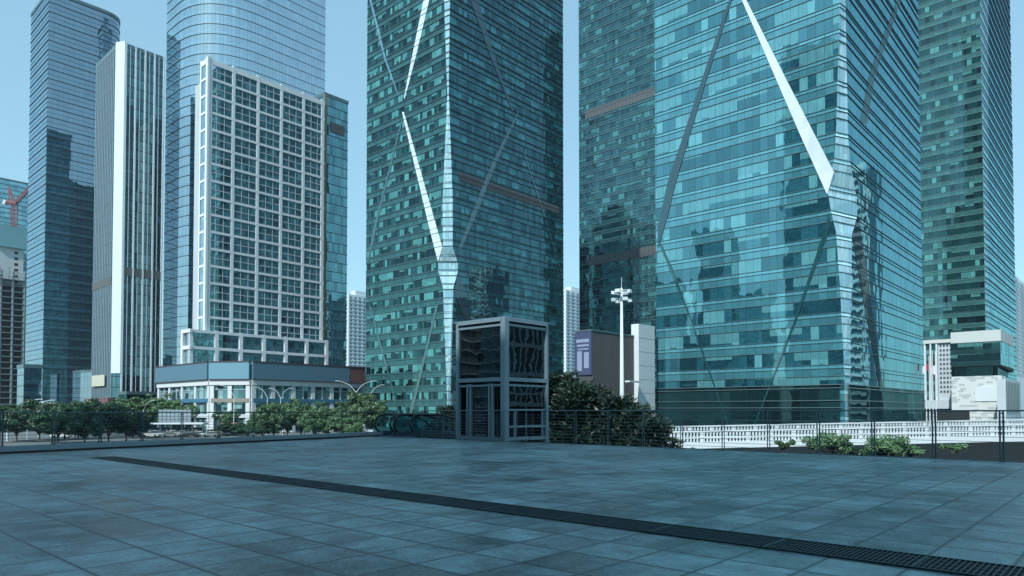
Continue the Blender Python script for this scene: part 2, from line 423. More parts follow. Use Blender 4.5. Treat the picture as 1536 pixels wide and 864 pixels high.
# ---------------------------------------------------------------- railings
def railing(name, label, line, ticks, ztop, zbase, nbars, ext0, ext1, out, mat, kerb=None):
    r0 = line(ext0); root = thing(name, (r0.x, r0.y, 0), label, 'railing')
    d = (line(1) - line(0)).normalized()
    for k in ticks:
        p = line(k)
        m2 = MB()
        for o in (-.035, .035):
            q = p + d * o; m2.bar(v3(q, zbase), v3(q, ztop - .012), .012, .055)
        m2.box((p.x, p.y, zbase + .012), (.16, .09, .012), math.atan2(d.y, d.x))
        m2.box((p.x, p.y, ztop - .06), (.07, .03, .03), math.atan2(d.y, d.x))
        m2.build('post', mat, root)
    a, b = line(ext0), line(ext1)
    MB().tube([v3(a, ztop), v3(b, ztop)], .019, 8).build('top_rail', mat, root)
    for i in range(nbars):
        z = zbase + .10 + (ztop - zbase - .14) * i / nbars
        MB().tube([v3(a, z), v3(b, z)], .0065, 6).build('rail_bar', mat, root)
    if kerb: kerb(root)
    return root
railing('railing', 'grey steel railing with paired posts along the right and back edge of the deck', fr,
        [.30 + .9455 * k for k in range(-3, 16)], 1.2, .0, 9, -4, 14.5, B, steel)
def kb(root):
    a, b = fl(-6), fl(13.7); d = (b - a).normalized(); n = Vector((-d.y, d.x))
    MB().hexa([v3(q, z) for z in (.07, .215) for q in (a, b, b + n * .32, a + n * .32)]).build('kerb', steel_k, root)
    MB().hexa([v3(q, z) for z in (.0, .07) for q in (a + n * .06, b + n * .06, b + n * .3, a + n * .3)]).build('shadow_gap', black, root)  # solid black block painted as the shadow under the kerb
steel_k = plain('kerb_stone', (.19, .25, .28), .6, var=.15, scale=.8)
m = MB(); a, b_ = fr(-10) - B * .02, fr(16.3) - B * .02
m.hexa([v3(q, z) for z in (.001, .012) for q in (a - B * .2, b_ - B * .2, b_ + B * .06, a + B * .06)])
tag(m.build('edge_strip', plain('dark_edge_stone', (.03, .05, .06), .6, var=.2)), kind='structure')
def flr(u): 
    d = (fl(1) - fl(0)).normalized(); return fl(u) + Vector((-d.y, d.x)) * .16
railing('railing', 'grey steel railing standing on a raised kerb along the left edge of the deck', flr,
        [-1.15, .02, 1.2, 2.37, 3.54, 4.78, 6.05, 7.39, 8.69, 10.1, 11.5, 12.9], 1.14, .215, 8, -2.5, 13.2, None, steeld, kb)

# ---------------------------------------------------------------- towers
SZ = STREET
def uvwall(mb, C, D, s0, s1, z0, z1, u0=0.0):
    a, b = C + D * s0, C + D * s1
    mb.face([v3(a, z0), v3(b, z0), v3(b, z1), v3(a, z1)], [(u0 + s0, z0 - SZ), (u0 + s1, z0 - SZ), (u0 + s1, z1 - SZ), (u0 + s0, z1 - SZ)])
def outn(C, D, inside):           # outward normal of wall
    n = Vector((D.y, -D.x)); return n if (inside - C).dot(n) < 0 else -n

def plates(root, C, D, N, polys, proud=.15):
    """folded facets: polygons on the wall, standing slightly proud, each its own part"""
    for nm, mat, pts in polys:
        mb = MB(); q = [hit(C, D, *p) for p in pts]
        f = [C + D * s + N * proud for s, z in q]; bk = [C + D * s - N * .3 for s, z in q]; zz = [z for s, z in q]; n = len(q)
        mb.face([v3(f[i], zz[i]) for i in range(n)])
        for i in range(n):
            j = (i + 1) % n; mb.face([v3(f[i], zz[i]), v3(f[j], zz[j]), v3(bk[j], zz[j]), v3(bk[i], zz[i])])
        mb.build(nm, mat, root)

def interp(tab, z):
    if z <= tab[0][0]: return tab[0][1:]
    for a, b in zip(tab, tab[1:]):
        if z <= b[0]:
            t = (z - a[0]) / (b[0] - a[0]); return tuple(x + (y - x) * t for x, y in zip(a[1:], b[1:]))
    return tab[-1][1:]

def gem_tower(name, label, C, tab, LA, LB, H, fh, off, mL, mR, chm, ledL, ledR, bands, lw=.18, mull=None, base=None, extra=None):
    """glass tower with a faceted corner: tab rows are (pixel row, left px, right px) of the corner facet"""
    root = thing(name, v3(C, SZ), label, 'office tower')
    NA = -B; NB = -A                      # outward normals of the A-running and B-running walls
    T = []
    for py, xl, xr in tab:
        sl, zl = hit(C, A, xl, py); sr, zr = hit(C, B, xr, py); T.append(((zl + zr) / 2, max(sl, .05), max(sr, .05)))
    T.sort(); T = [(SZ,) + T[0][1:]] + T + [(H,) + T[-1][1:]]
    lv = [t[0] for t in T]
    ml, mr, mc = MB(), MB(), MB()
    for a, b in zip(T, T[1:]):
        if b[0] - a[0] < .01: continue
        def q(C, D, s0a, s0b, s1, u0):
            p = [C + D * s0a, C + D * s1, C + D * s1, C + D * s0b]
            return [v3(p[0], a[0]), v3(p[1], a[0]), v3(p[2], b[0]), v3(p[3], b[0])], [(s0a + u0, a[0] - SZ), (s1 + u0, a[0] - SZ), (s1 + u0, b[0] - SZ), (s0b + u0, b[0] - SZ)]
        ml.face(*q(C, A, a[1], b[1], LA, 0)); mr.face(*q(C, B, a[2], b[2], LB, 500))
        mc.face([v3(C + A * a[1], a[0]), v3(C + B * a[2], a[0]), v3(C + B * b[2], b[0]), v3(C + A * b[1], b[0])],
                [(-a[1], a[0] - SZ), (a[2], a[0] - SZ), (b[2], b[0] - SZ), (-b[1], b[0] - SZ)])
    ml.build('glass_wall', mL, root); mr.build('glass_wall', mR, root); mc.build('corner_facet', chm, root)
    bk = MB(); uvwall(bk, C + A * LA, B, 0, LB, SZ, H, 900); uvwall(bk, C + B * LB, A, 0, LA, SZ, H, 1400)
    bk.build('rear_wall', mL, root)
    MB().face([v3(C, H), v3(C + B * LB, H), v3(C + A * LA + B * LB, H), v3(C + A * LA, H)]).build('roof', concd, root)
    # ledges at each storey, wrapping round the facet
    la, lb, lc = MB(), MB(), MB()
    nfl = int((H - SZ) / fh) + 1
    for i in range(nfl):
        for fr_, hh, pr in bands:
            z = SZ - off + (i + fr_) * fh
            if z < SZ + 1 or z > H: continue
            if base and z < base: continue
            sl, sr = interp(T, z)
            la.wallbox(C, A, sl, LA, z, z + hh, -.05, pr, NA); lb.wallbox(C, B, sr, LB, z, z + hh, -.05, pr, NB)
            p, r = C + A * sl, C + B * sr; nn = (NA + NB).normalized() * pr * 1.05
            lc.hexa([v3(t, zz) for zz in (z, z + hh) for t in (p + nn, r + nn, r - nn, p - nn)])
    la.build('ledge_band', ledL, root); lb.build('ledge_band', ledR, root); lc.build('ledge_band', ledL, root)
    if mull:
        ma = MB()
        for D, LL, N, k in ((A, LA, NA, 1), (B, LB, NB, 2)):
            s = mull
            while s < LL:
                # stop the mullion where the facet cuts the wall
                for a, b in zip(T, T[1:]):
                    if s > max(a[k], b[k]) and b[0] - a[0] > .01: ma.wallbox(C, D, s - .03, s + .03, a[0], b[0], -.02, .05, N)
                s += mull
        ma.build('mullions', ledge_d, root)
    if extra: extra(root, C, NA, NB)
    return root

strip_w = glossy_panel('pale_facet', (.62, .74, .79), .12)  # pale diffuse colour stands in for bright sky mirrored in the facet
strip_b = glossy_panel('blue_facet', (.09, .22, .28), .3)
strip_d = glossy_panel('dark_facet', (.02, .05, .06), .22, (.45, .6, .65))
strip_t = glossy_panel('teal_facet', (.03, .10, .105), .16)
strip_k = glossy_panel('deep_teal_facet', (.012, .06, .07), .12)
corner_m = facade('corner_glass', bay=1.25, fh=4.2, dark=(.26, .48, .57), mid=(.33, .55, .64), pale=(.42, .64, .70), spc=(.40, .62, .69), sp=(0, .3), sp2=(.3, .42), rmin=.10, rmax=.3, line=(.10, .22, .27), soff=.8, lw=.05)  # sky reflection of the corner is put into these pale pane colours

# central tower
CC = P(672, 200)
ct_tab = [(-60, 664, 676), (0, 666.5, 675), (90, 669, 673.6), (140, 671, 672.5), (300, 664, 679), (371, 664.5, 679), (395, 657.5, 687),
          (407, 657.5, 687), (431, 664.5, 680), (612, 671, 675.5)]
ct_L = run(CC, A, 548); ct_R = run(CC, B, 845.5)
ctfL = facade('teal_curtain_wall', group=2, bay=1.05, fh=4.2, off=.0, sp=(0, .36), sp2=(.36, .43), dark=(.002, .007, .009), mid=(.010, .055, .058), pale=(.085, .30, .295), spc=(.03, .10, .105), rmin=.07, rmax=.4, p=(.46, .68))
ctfR = facade('blue_teal_curtain_wall', group=3, bay=1.05, fh=4.2, off=.0, sp=(0, .36), sp2=(.36, .43), dark=(.002, .012, .018), mid=(.007, .045, .06), pale=(.05, .24, .28), spc=(.014, .06, .08), rmin=.13, rmax=.45, p=(.5, .82))
def ct_extra(root, C, NA, NB):
    plates(root, C, A, NA, [
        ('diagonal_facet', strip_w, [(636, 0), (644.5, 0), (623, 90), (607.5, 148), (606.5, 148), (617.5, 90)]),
        ('diagonal_facet', strip_b, [(554.5, 0), (557.5, 0), (570, 48), (579.5, 88), (598, 142), (597, 142), (576.5, 88), (566.5, 48)]),
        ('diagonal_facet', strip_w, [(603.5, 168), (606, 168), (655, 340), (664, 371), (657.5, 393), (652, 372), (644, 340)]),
        ('diagonal_facet', strip_t, [(602, 182), (604, 182), (565, 340), (560, 367), (553, 393), (551, 393), (556, 367), (561, 340)]),
        ('diagonal_facet', strip_t, [(555, 460), (557, 460), (601, 623), (598, 623)]),
        ('diagonal_facet', strip_t, [(655, 457), (658, 457), (618, 623), (614, 623)]),
    ])
    plates(root, C, B, NB, [
        ('diagonal_facet', strip_d, [(705, 0), (716.5, 0), (739, 78), (769, 166), (767, 166), (733, 78)]),
        ('diagonal_facet', strip_t, [(776, 168), (778, 168), (744, 245), (715.5, 318), (692, 372), (687, 372), (708, 318), (737, 245)]),
        ('diagonal_facet', strip_t, [(785, 230), (787, 230), (819, 330), (845.5, 420), (844.5, 420), (817.5, 330)]),
        ('diagonal_facet', strip_d, [(687.5, 408), (711, 479), (697, 479), (680.5, 437)]),
    ])
    s0, zt = hit(C, B, 688, 258); s1, _ = hit(C, B, 838, 303); _, zb = hit(C, B, 688, 270.5)
    for a, b in ((s0, hit(C, B, 723, 280)[0]), (hit(C, B, 731, 280)[0], s1)):
        m = MB(); m.wallbox(C, B, a, b, zb, zt, -.1, .12, NB)
        x = a
        while x < b: m.wallbox(C, B, x, x + .08, zb + .1, zt - .1, .12, .22, NB); x += .4
        m.build('louvre_panel', louvre, root)
gem_tower('office_tower', 'tall teal glass tower with a pale diamond-shaped corner facet behind the glass lift', CC, ct_tab, ct_L, ct_R, 150, 4.2, 0, ctfL, ctfR, corner_m,
          ledge_m, ledge_d, ((0, .14, .22), (.36, .10, .18), (.44, .1, .14)), base=None, extra=ct_extra)

# right tower
RC = P(1270, 112)
rt_tab = [(-60, 1262, 1267), (0, 1260, 1268), (100, 1257, 1270), (200, 1254, 1272), (240, 1251.5, 1275), (292, 1242, 1285), (318, 1246, 1286), (350, 1254, 1278), (430, 1260, 1277), (547, 1266, 1276), (631, 1268.5, 1275)]
rt_L = run(RC, A, 985); rt_R = run(RC, B, 1386)
rtfL = facade('bright_teal_curtain_wall', bay=1.37, fh=4.2, off=.0, sp=(0, .30), sp2=(.30, .44), dark=(.005, .038, .055), mid=(.014, .085, .115), pale=(.11, .33, .37), spc=(.05, .18, .22), rmin=.27, rmax=.8, wob=.010, pane=.004, p=(.45, .70), pv=.35, group=4, lw=.045)
rtfR = facade('mirror_blue_curtain_wall', pv=.25, bay=.9, fh=4.2, off=.0, sp=(0, .30), sp2=(.30, .44), dark=(.008, .04, .06), mid=(.012, .06, .09), pale=(.03, .12, .17), spc=(.018, .08, .115), rmin=.30, rmax=.62, wob=.012, pane=.006, p=(.5, .8), lw=.05)
base_m = facade('dark_base_glass', bay=3.1, fh=5.2, off=.0, sp=(0, .02), sp2=(.02, .03), dark=(.004, .012, .014), mid=(.006, .022, .025), pale=(.01, .035, .038), spc=(.005, .02, .022), rmin=.05, rmax=.22, soff=.95)
def rt_extra(root, C, NA, NB):
    zt = zat(577, 112)
    for D, N, LL, k in ((A, NA, rt_L, 0), (B, NB, rt_R, 1)):
        m = MB(); p = C + N * .12; uvwall(m, p, D, 1.0 if k == 0 else .5, LL, SZ, zt, 30); m.build('base_glazing', base_m, root)
        for py in (577, 582, 601, 612): z = zat(py, 112); MB().wallbox(C, D, .5, LL, z, z + .12, .1, .32, N).build('ledge_band', ledge_m, root)
    plates(root, C, A, NA, [
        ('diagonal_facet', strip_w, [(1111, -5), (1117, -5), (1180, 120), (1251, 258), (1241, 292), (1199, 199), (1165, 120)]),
        ('diagonal_facet', strip_d, [(1094, 0), (1098, 0), (1058, 126), (1015, 270), (1000, 330), (988, 372), (987, 340), (1003, 270), (1051, 126)]),
        ('diagonal_facet', strip_k, [(987, 360), (989, 360), (1010, 405), (1032, 465), (1095, 640), (1093, 640), (1030, 465), (1005, 405)]),
        ('diagonal_facet', strip_k, [(1243, 320), (1247, 337), (1194, 483), (1132, 640), (1130, 640), (1191, 483), (1241, 333)]),
    ])
    plates(root, C, B, NB, [
        ('diagonal_facet', strip_d, [(1287, 320), (1303, 430), (1319, 545), (1327, 600), (1322, 600), (1308, 520), (1291, 430), (1278, 352)]),
        ('diagonal_facet', strip_t, [(1346, 0), (1352, 0), (1313, 110), (1300, 185), (1290, 185), (1304, 110)]),
    ], .06)
gem_tower('office_tower', 'wide teal glass tower with a bright white diagonal facet rising above the white footbridge', RC, rt_tab, rt_L, rt_R, 205, 4.2, 0, rtfL, rtfR, corner_m,
          ledge_m, ledge_d, ((0, .09, .14), (.30, .06, .10), (.44, .07, .14)), base=zat(575, 112), mull=None, extra=rt_extra)

# far right tower
FC = P(1481, 256)
ft_tab = [(-60, 1480, 1482), (0, 1480, 1482), (600, 1480, 1482)]
ftL = facade('green_curtain_wall', bay=1.5, fh=4.2, sp=(0, .30), sp2=(.30, .40), dark=(.002, .007, .008), mid=(.005, .034, .034), pale=(.08, .27, .26), spc=(.035, .125, .12), rmin=.12, rmax=.6, p=(.30, .80), group=2, soff=.85)
ftR = facade('blue_side_wall', bay=1.2, fh=4.2, sp=(0, .3), sp2=(.3, .4), dark=(.01, .05, .08), mid=(.02, .08, .12), pale=(.05, .16, .22), spc=(.05, .17, .24), rmin=.3, rmax=.65, p=(.5, .85))
gem_tower('office_tower', 'green glass tower behind the white cube building at the right edge', FC, ft_tab, 46, run(FC, B, 1526), 215, 4.2, 0, ftL, ftR, corner_m,
          ledge_m, ledge_d, ((0, .14, .2), (.30, .10, .12), (.42, .10, .22)))

# back tower with louvre bands
BC = P(1010, 296)
btL = facade('dim_teal_curtain_wall', bay=1.5, fh=4.2, sp=(0, .3), sp2=(.3, .42), dark=(.002, .007, .009), mid=(.007, .035, .04), pale=(.05, .18, .18), spc=(.016, .06, .065), rmin=.16, rmax=.6, p=(.5, .75))
bt_L = run(BC, A, 869.5)
def bt_extra(root, C, NA, NB):
    for (x0, y0, x1, y1) in ((878, 167, 879, 179), (882, 386, 882, 399)):
        s0, zt = hit(C, A, x0, y0); _, zb = hit(C, A, x1, y1); m = MB(); m.wallbox(C, A, 4, s0, zb, zt, -.1, .15, NA)
        x = 4
        while x < s0: m.wallbox(C, A, x, x + .3, zb + .1, zt - .1, .15, .3, NA); x += 1.9
        m.build('louvre_panel', louvre, root)
gem_tower('office_tower', 'dim blue-green tower with grey louvre bands behind the lighting mast', BC, [(-60, 1010, 1010.5), (600, 1010, 1010.5)], bt_L, 40, 230, 4.2, 0, btL, ctfR, corner_m,
          ledge_m, ledge_d, ((0, .16, .3), (.30, .12, .2)), extra=bt_extra)

# generic prism tower from a plan polyline
def rounded(pts, idx, r, n=8):
    """round the corners of polygon pts whose index is in idx"""
    out = []
    for i, p in enumerate(pts):
        if i not in idx: out.append(p); continue
        a, b = (pts[i - 1] - p).normalized(), (pts[(i + 1) % len(pts)] - p).normalized()
        p0, p1 = p + a * r, p + b * r
        for k in range(n + 1):
            t = k / n; out.append(p0 * (1 - t) ** 2 + p * 2 * t * (1 - t) + p1 * t * t)
    return out
def ring(mb, pts, z0, z1, pr, closed=True):
    n = len(pts); c = sum(pts, Vector((0, 0))) / n; o = []
    for i, p in enumerate(pts):
        a = (p - pts[i - 1]).normalized(); b = (pts[(i + 1) % n] - p).normalized()
        na = Vector((a.y, -a.x)); nb = Vector((b.y, -b.x)); m = (na + nb).normalized()
        if (p - c).dot(m) < 0: m = -m
        o.append(p + m * pr)
    for i in range(n):
        j = (i + 1) % n
        mb.hexa([v3(q, z) for z in (z0, z1) for q in (o[i], o[j], pts[j], pts[i])])
def prism_tower(name, label, pts, z1, fh, mat, bands=((0, .2, .25),), led=ledge_d, cat='office tower', z0=SZ, top=None, extra=None):
    root = thing(name, v3(pts[0], z0), label, cat)
    n = len(pts); u = 0; mb = MB()
    for i in range(n):
        a, b = pts[i], pts[(i + 1) % n]; L_ = (b - a).length
        mb.face([v3(a, z0), v3(b, z0), v3(b, z1), v3(a, z1)], [(u, z0 - SZ), (u + L_, z0 - SZ), (u + L_, z1 - SZ), (u, z1 - SZ)]); u += L_
    mb.build('glass_wall', mat, root)
    MB().face([v3(p, z1) for p in pts]).build('roof', concd, root)
    lb = MB(); i = 0
    while SZ + i * fh < z1:
        for f_, hh, pr in bands:
            z = SZ + (i + f_) * fh
            if z0 < z < z1: ring(lb, pts, z, z + hh, pr)
        i += 1
    if lb.v: lb.build('ledge_band', led, root)
    cp = MB(); ring(cp, pts, z1 - .6, z1 + (top or .8), .3); cp.build('parapet', ledge_m, root)
    if extra: extra(root)
    return root

# rounded tower
K3 = P(298, 278); a3 = run(K3, A, 243); b3 = run(K3, B, 484)
pts3 = rounded([K3, K3 + B * b3, K3 + B * b3 + A * a3, K3 + A * a3], (0,), 26, 12)
t3m = facade('pale_blue_curtain_wall', pv=.1, bay=1.6, fh=4.2, sp=(0, .2), sp2=(.2, .3), dark=(.02, .06, .09), mid=(.04, .12, .17), pale=(.14, .32, .40), spc=(.08, .2, .26), rmin=.62, rmax=.92, tint=(.85, .95, 1), wob=.004, pane=.003, p=(.4, .85), soff=.9)
prism_tower('office_tower', 'rounded pale blue glass tower rising behind the white grid tower', pts3, 200, 4.2, t3m, ((0, .13, .2),))

# tower at the far left
K1 = P(63, 300); a1 = run(K1, A, 36.5); b1 = run(K1, B, 179)
pts1 = rounded([K1, K1 + B * b1, K1 + B * b1 + A * a1, K1 + A * a1], (1,), 9, 8)
t1m = facade('slate_blue_curtain_wall', pv=.12, bay=2.0, fh=4.2, sp=(0, .25), sp2=(.25, .33), dark=(.015, .045, .065), mid=(.03, .08, .11), pale=(.05, .13, .17), spc=(.045, .11, .15), rmin=.38, rmax=.85, tint=(.75, .9, 1), wob=.003, pane=.003, p=(.35, .9), soff=.9)
prism_tower('office_tower', 'slate blue glass slab tower with one rounded end, leftmost of the tall towers', pts1, 1.2 + 640 / F * 300, 4.2, t1m, ((0, .2, .3), (.5, .08, .1)))

# tower with white corner pier
C2a = P(168, 260); C2b = P(180.5, 259)
a2 = run(C2a, A, 137); b2 = run(C2b, B, 240); z2 = 1.2 + 553 / F * 260
t2m = facade('ribbed_dark_wall', bay=1.3, fh=3.9, sp=(0, .3), sp2=(.3, .36), dark=(.01, .025, .035), mid=(.03, .07, .09), pale=(.07, .15, .19), spc=(.02, .05, .065), rmin=.18, rmax=.7, p=(.5, .85), soff=.85)
pts2 = [C2a, C2b, C2b + B * b2, C2b + B * b2 + A * (a2 + 1), C2a + A * a2]
sign_cream = plain('cream_sign', (.55, .58, .46), .6, var=.05)
sign_red = plain('faded_red_sign', (.16, .085, .09), .6, var=.35, scale=.4)
def t2x(root):
    dch = (C2b - C2a); Lc = dch.length; dch.normalize(); nch = outn(C2a, dch, pts2[3])
    m = MB(); m.wallbox(C2a, dch, -.2, Lc + .2, zat(560, 260), z2 + 1.5, -.3, .5, nch); m.build('corner_pier', white_paint, root)
    m = MB(); x = 0.9
    while x < a2 + .1: m.wallbox(C2a, A, x - .22, x + .22, zat(598, 260), z2 + 1, 0, .3, -B); x += 1.75
    m.build('rib', plain('pale_blue_rib', (.27, .38, .44), .5), root)
    m = MB(); n = 4
    for i in range(n + 1):
        x = .2 + (b2 - .4) * i / n; m.wallbox(C2b, B, x - .26, x + .26, zat(588, 262), z2 + 1, 0, .5, -A)
        if i < n: m.wallbox(C2b, B, x + 1.4, x + 1.6, zat(588, 262), z2, 0, .3, -A)
    m.build('rib', white_paint, root)
    for py in (415,):
        z = zat(py, 262); m = MB(); m.wallbox(C2b, B, 0, b2, z, z + 3.2, 0, .35, -A); m.wallbox(C2a, A, 2, a2, z - 3, z, 0, .35, -B); m.build('plant_louvre', plain('plant_grey', (.10, .12, .12), .7), root)
    m = MB(); s0, zt = hit(C2a, A, 160.5, 562); s1, zb = hit(C2a, A, 141.5, 580); m.wallbox(C2a, A, s0, s1, zb, zt, .7, .95, -B); m.build('sign_board', sign_cream, root)
    m = MB(); m.wallbox(C2a, A, -2.5, a2 + 1, zat(604, 258), zat(597, 258), .4, 2.2, -B); m.build('canopy_sign', sign_red, root)
prism_tower('office_tower', 'ribbed tower with a bright white corner pier, left of the rounded tower', pts2, z2, 3.9, t2m, ((0, .25, .1),), extra=t2x)
# low dark wing beside it
c = P(190, 250); q = [c, c + B * run(c, B, 236), c + B * run(c, B, 236) + A * 8, c + A * 8]
prism_tower('annex', 'low dark glass annex at the foot of the ribbed tower', q, zat(589, 250), 4, base_m, (), cat='building', top=.5)
c = P(136, 290); q = [P(120, 292), P(137, 290), P(137, 290) + A * 10, P(120, 292) + A * 10]
prism_tower('annex', 'narrow grey glass block filling the gap between the slab tower and the ribbed tower', q, zat(556, 290), 4, t1m, (), cat='building', top=.4)

# white grid tower with individual window bays
GC = P(306, 240); gR = run(GC, B, 484); gL = run(GC, A, 295.5); zG = 1.2 + 538 / F * 240; zPod = SZ + 16
conc_w = plain('white_concrete', (.68, .76, .80), .75, var=.14, scale=.1)
gt = thing('office_tower', v3(GC, SZ), 'white concrete grid tower with large window bays above the shopping podium', 'office tower')
winm = facade('bay_window_glass', pv=.2, bay=2.05, fh=3.33, off=0, sp=(0, .2), sp2=(.2, .24), dark=(.015, .045, .065), mid=(.05, .14, .19), pale=(.15, .32, .39), spc=(.07, .15, .20), line=(.10, .17, .21), lw=.08, rmin=.62, rmax=.85, tint=(.85, .97, 1), wob=.002, pane=.002, p=(.45, .8), group=1, soff=.6)
rows = 18; z0g = zat(553, 240); rh = (zG - 1.4 - z0g) / rows; nb_ = 5; cw = gR / nb_
core = MB()
for (C0, D, LL, N) in ((GC, B, gR, -A), (GC, A, gL, -B)): pass
body = [GC - A * -.6 + B * .6, GC + B * (gR - .1) + A * .6, GC + B * (gR - .1) + A * gL, GC + A * gL + B * .6]
core.poly(body, SZ, zG - .5); core.poly([GC + A * gL + B * 5, GC + B * (gR - 1) + A * gL, GC + B * (gR - 1) + A * (gL + 16), GC + A * (gL + 16) + B * 5], SZ, zG - 2)
core.build('wall', conc, gt)
grid = MB(); 
for i in range(nb_ + 1):
    x = i * cw; wd = .75 if 0 < i < nb_ else .9
    x = min(max(x, wd), gR - wd) if i in (0, nb_) else x
    grid.wallbox(GC, B, x - wd * .7, x + wd * .7, z0g - 12, zG, -.55, .25, -A)
grid.wallbox(GC, A, -.4, 1.0, z0g - 12, zG, -.55, .247, -B); grid.wallbox(GC, A, gL - .9, gL, z0g - 12, zG, -.55, .25, -B)
for j in range(rows + 1):
    z = z0g + j * rh; hh = .42 if j < rows else .9
    grid.wallbox(GC, B, 0.0, gR, z - hh, z + hh, -.55, .22, -A); grid.wallbox(GC, A, 0.0, gL, z - hh, z + hh, -.55, .2, -B)
grid.build('concrete_grid', conc_w, gt)
for j in range(rows):
    z = z0g + j * rh
    for i in range(nb_):
        m = MB(); a = i * cw + .55; b = (i + 1) * cw - .55
        m.face([v3(GC + B * a - A * 0.0, z + .5), v3(GC + B * b, z + .5), v3(GC + B * b, z + rh - .5), v3(GC + B * a, z + rh - .5)],
               [(i * 8.2, j * 6.66), (i * 8.2 + 8.18, j * 6.66), (i * 8.2 + 8.18, j * 6.66 + 6.64), (i * 8.2, j * 6.66 + 6.64)])
        wo_ = m.build('window', winm, gt)
        q_m = MB(); zc = z + rh / 2; q_m.wallbox(GC, B, a, b, zc - .12, zc + .12, -.1, .08, -A)
        for t_ in (.33, .67): q_m.wallbox(GC, B, a + (b - a) * t_ - .07, a + (b - a) * t_ + .07, z + .45, z + rh - .45, -.1, .077, -A)
        q_m.build('mullions', conc, wo_)
    m = MB(); m.face([v3(GC + A * 1.0, z + .5), v3(GC + A * (gL - .8), z + .5), v3(GC + A * (gL - .8), z + rh - .5), v3(GC + A * 1.0, z + rh - .5)],
                     [(90, j * 6.66), (90 + 3.9, j * 6.66), (93.9, j * 6.66 + 6.64), (90, j * 6.66 + 6.64)]); m.build('window', winm, gt)
# plinth storeys
pg = MB(); PC = P(285, 234.5); pl = run(PC, B, 489)
for i in range(7):
    x = i * pl / 6; pg.wallbox(PC, B, x - .6, x + .6, SZ + 10, zat(493, 234.5), 0, .5, -A)
for py in (496, 521, 548): z = zat(py, 234.5); pg.wallbox(PC, B, -.7, pl, z - .5, z + .5, 0, .47, -A)
for py in (496, 521, 548): z = zat(py, 234.5); pg.wallbox(PC, A, -1.1, 6, z - .6, z + .6, 0, .8, -B)
pg.wallbox(PC, A, 4.6, 6, SZ + 10, zat(493, 234.5), 0, .82, -B)
pg.build('plinth_frame', conc_w, gt)
m = MB(); uvwall(m, PC, B, 0, pl, SZ, zat(497, 234.5)); uvwall(m, PC, A, 0, 7, SZ, zat(497, 234.5), 100); m.build('plinth_glazing', winm, gt)
MB().poly([PC + A * .3 + B * .3, PC + B * pl + A * .3, PC + B * pl + A * 4, PC + A * 4 + B * .3], SZ, zat(494, 234.5)).build('plinth', conc, gt)
# side wing with gold strip
WC = GC + B * (gR + .3) + A * .8; wl = run(WC, B, 519)
wing_m = facade('dark_wing_glass', bay=1.3, fh=3.9, sp=(0, .3), sp2=(.3, .36), dark=(.01, .03, .04), mid=(.03, .08, .10), pale=(.06, .15, .18), spc=(.03, .08, .10), rmin=.3, rmax=.8, p=(.5, .85))
zW = zat(141, WC.y)
def wx(root):
    MB().wallbox(WC, B, -.3, .9, SZ + 16, zW, 0, .6, -A).build('gold_fin', plain('gold_panel', (.30, .27, .16), .4, metal=.4), root)
    z = zat(203, 281); MB().wallbox(WC, B, wl * .25, wl * .85, z, z + 4, 0, .3, -A).build('plant_louvre', louvre, root)
prism_tower('office_tower', 'narrow dark glass wing with a gold edge, attached right of the white grid tower', [WC, WC + B * wl, WC + B * wl + A * 14, WC + A * 14], zW, 3.9, wing_m, ((0, .2, .2),), extra=wx)

# ---------------------------------------------------------------- shopping podium
D1 = P(316, 216); D2 = P(376, 214.2); pa = run(D1, A, 238.5); pb = run(D2, B, 549)
zr = zat(543, 216); zs = zat(570, 216)
pod = thing('shopping_mall', v3(D1, SZ), 'low white shopping podium wrapped by a blank blue signboard', 'building')
dch = (D2 - D1); Lc = dch.length; dch = dch.normalized(); nch = outn(D1, dch, D1 + Vector((0, 50)))
outl = [D1 + A * pa, D1, D2, D2 + B * pb, D2 + B * pb + A * 30, D1 + A * pa + B * 20]
cc_ = D1 + Vector((20, 30))
MB().poly([p + (cc_ - p).normalized() * .9 for p in outl], SZ, zr - .8).build('wall', darkvoid, pod)
blue1 = plain('blank_blue_board', (.085, .19, .26), .6, var=.02, scale=.1)
blue2 = plain('light_blue_board', (.14, .31, .41), .6, var=.02, scale=.1)
maroon = plain('maroon_trim', (.07, .045, .06), .6)
gw = plain('mall_white', (.62, .68, .70), .6, var=.1, scale=.3)
gwr = facade('shop_window', bay=1.8, fh=4.4, off=.0, sp=(0, .05), sp2=(.05, .1), dark=(.02, .05, .06), mid=(.10, .20, .23), pale=(.28, .42, .45), spc=(.2, .28, .3), rmin=.15, rmax=.6, p=(.4, .6), group=1)
walls = [(D1, A, pa, -B, 4, blue1), (D1, dch, Lc, nch, 2, blue2), (D2, B, pb, -A, 6, blue1)]
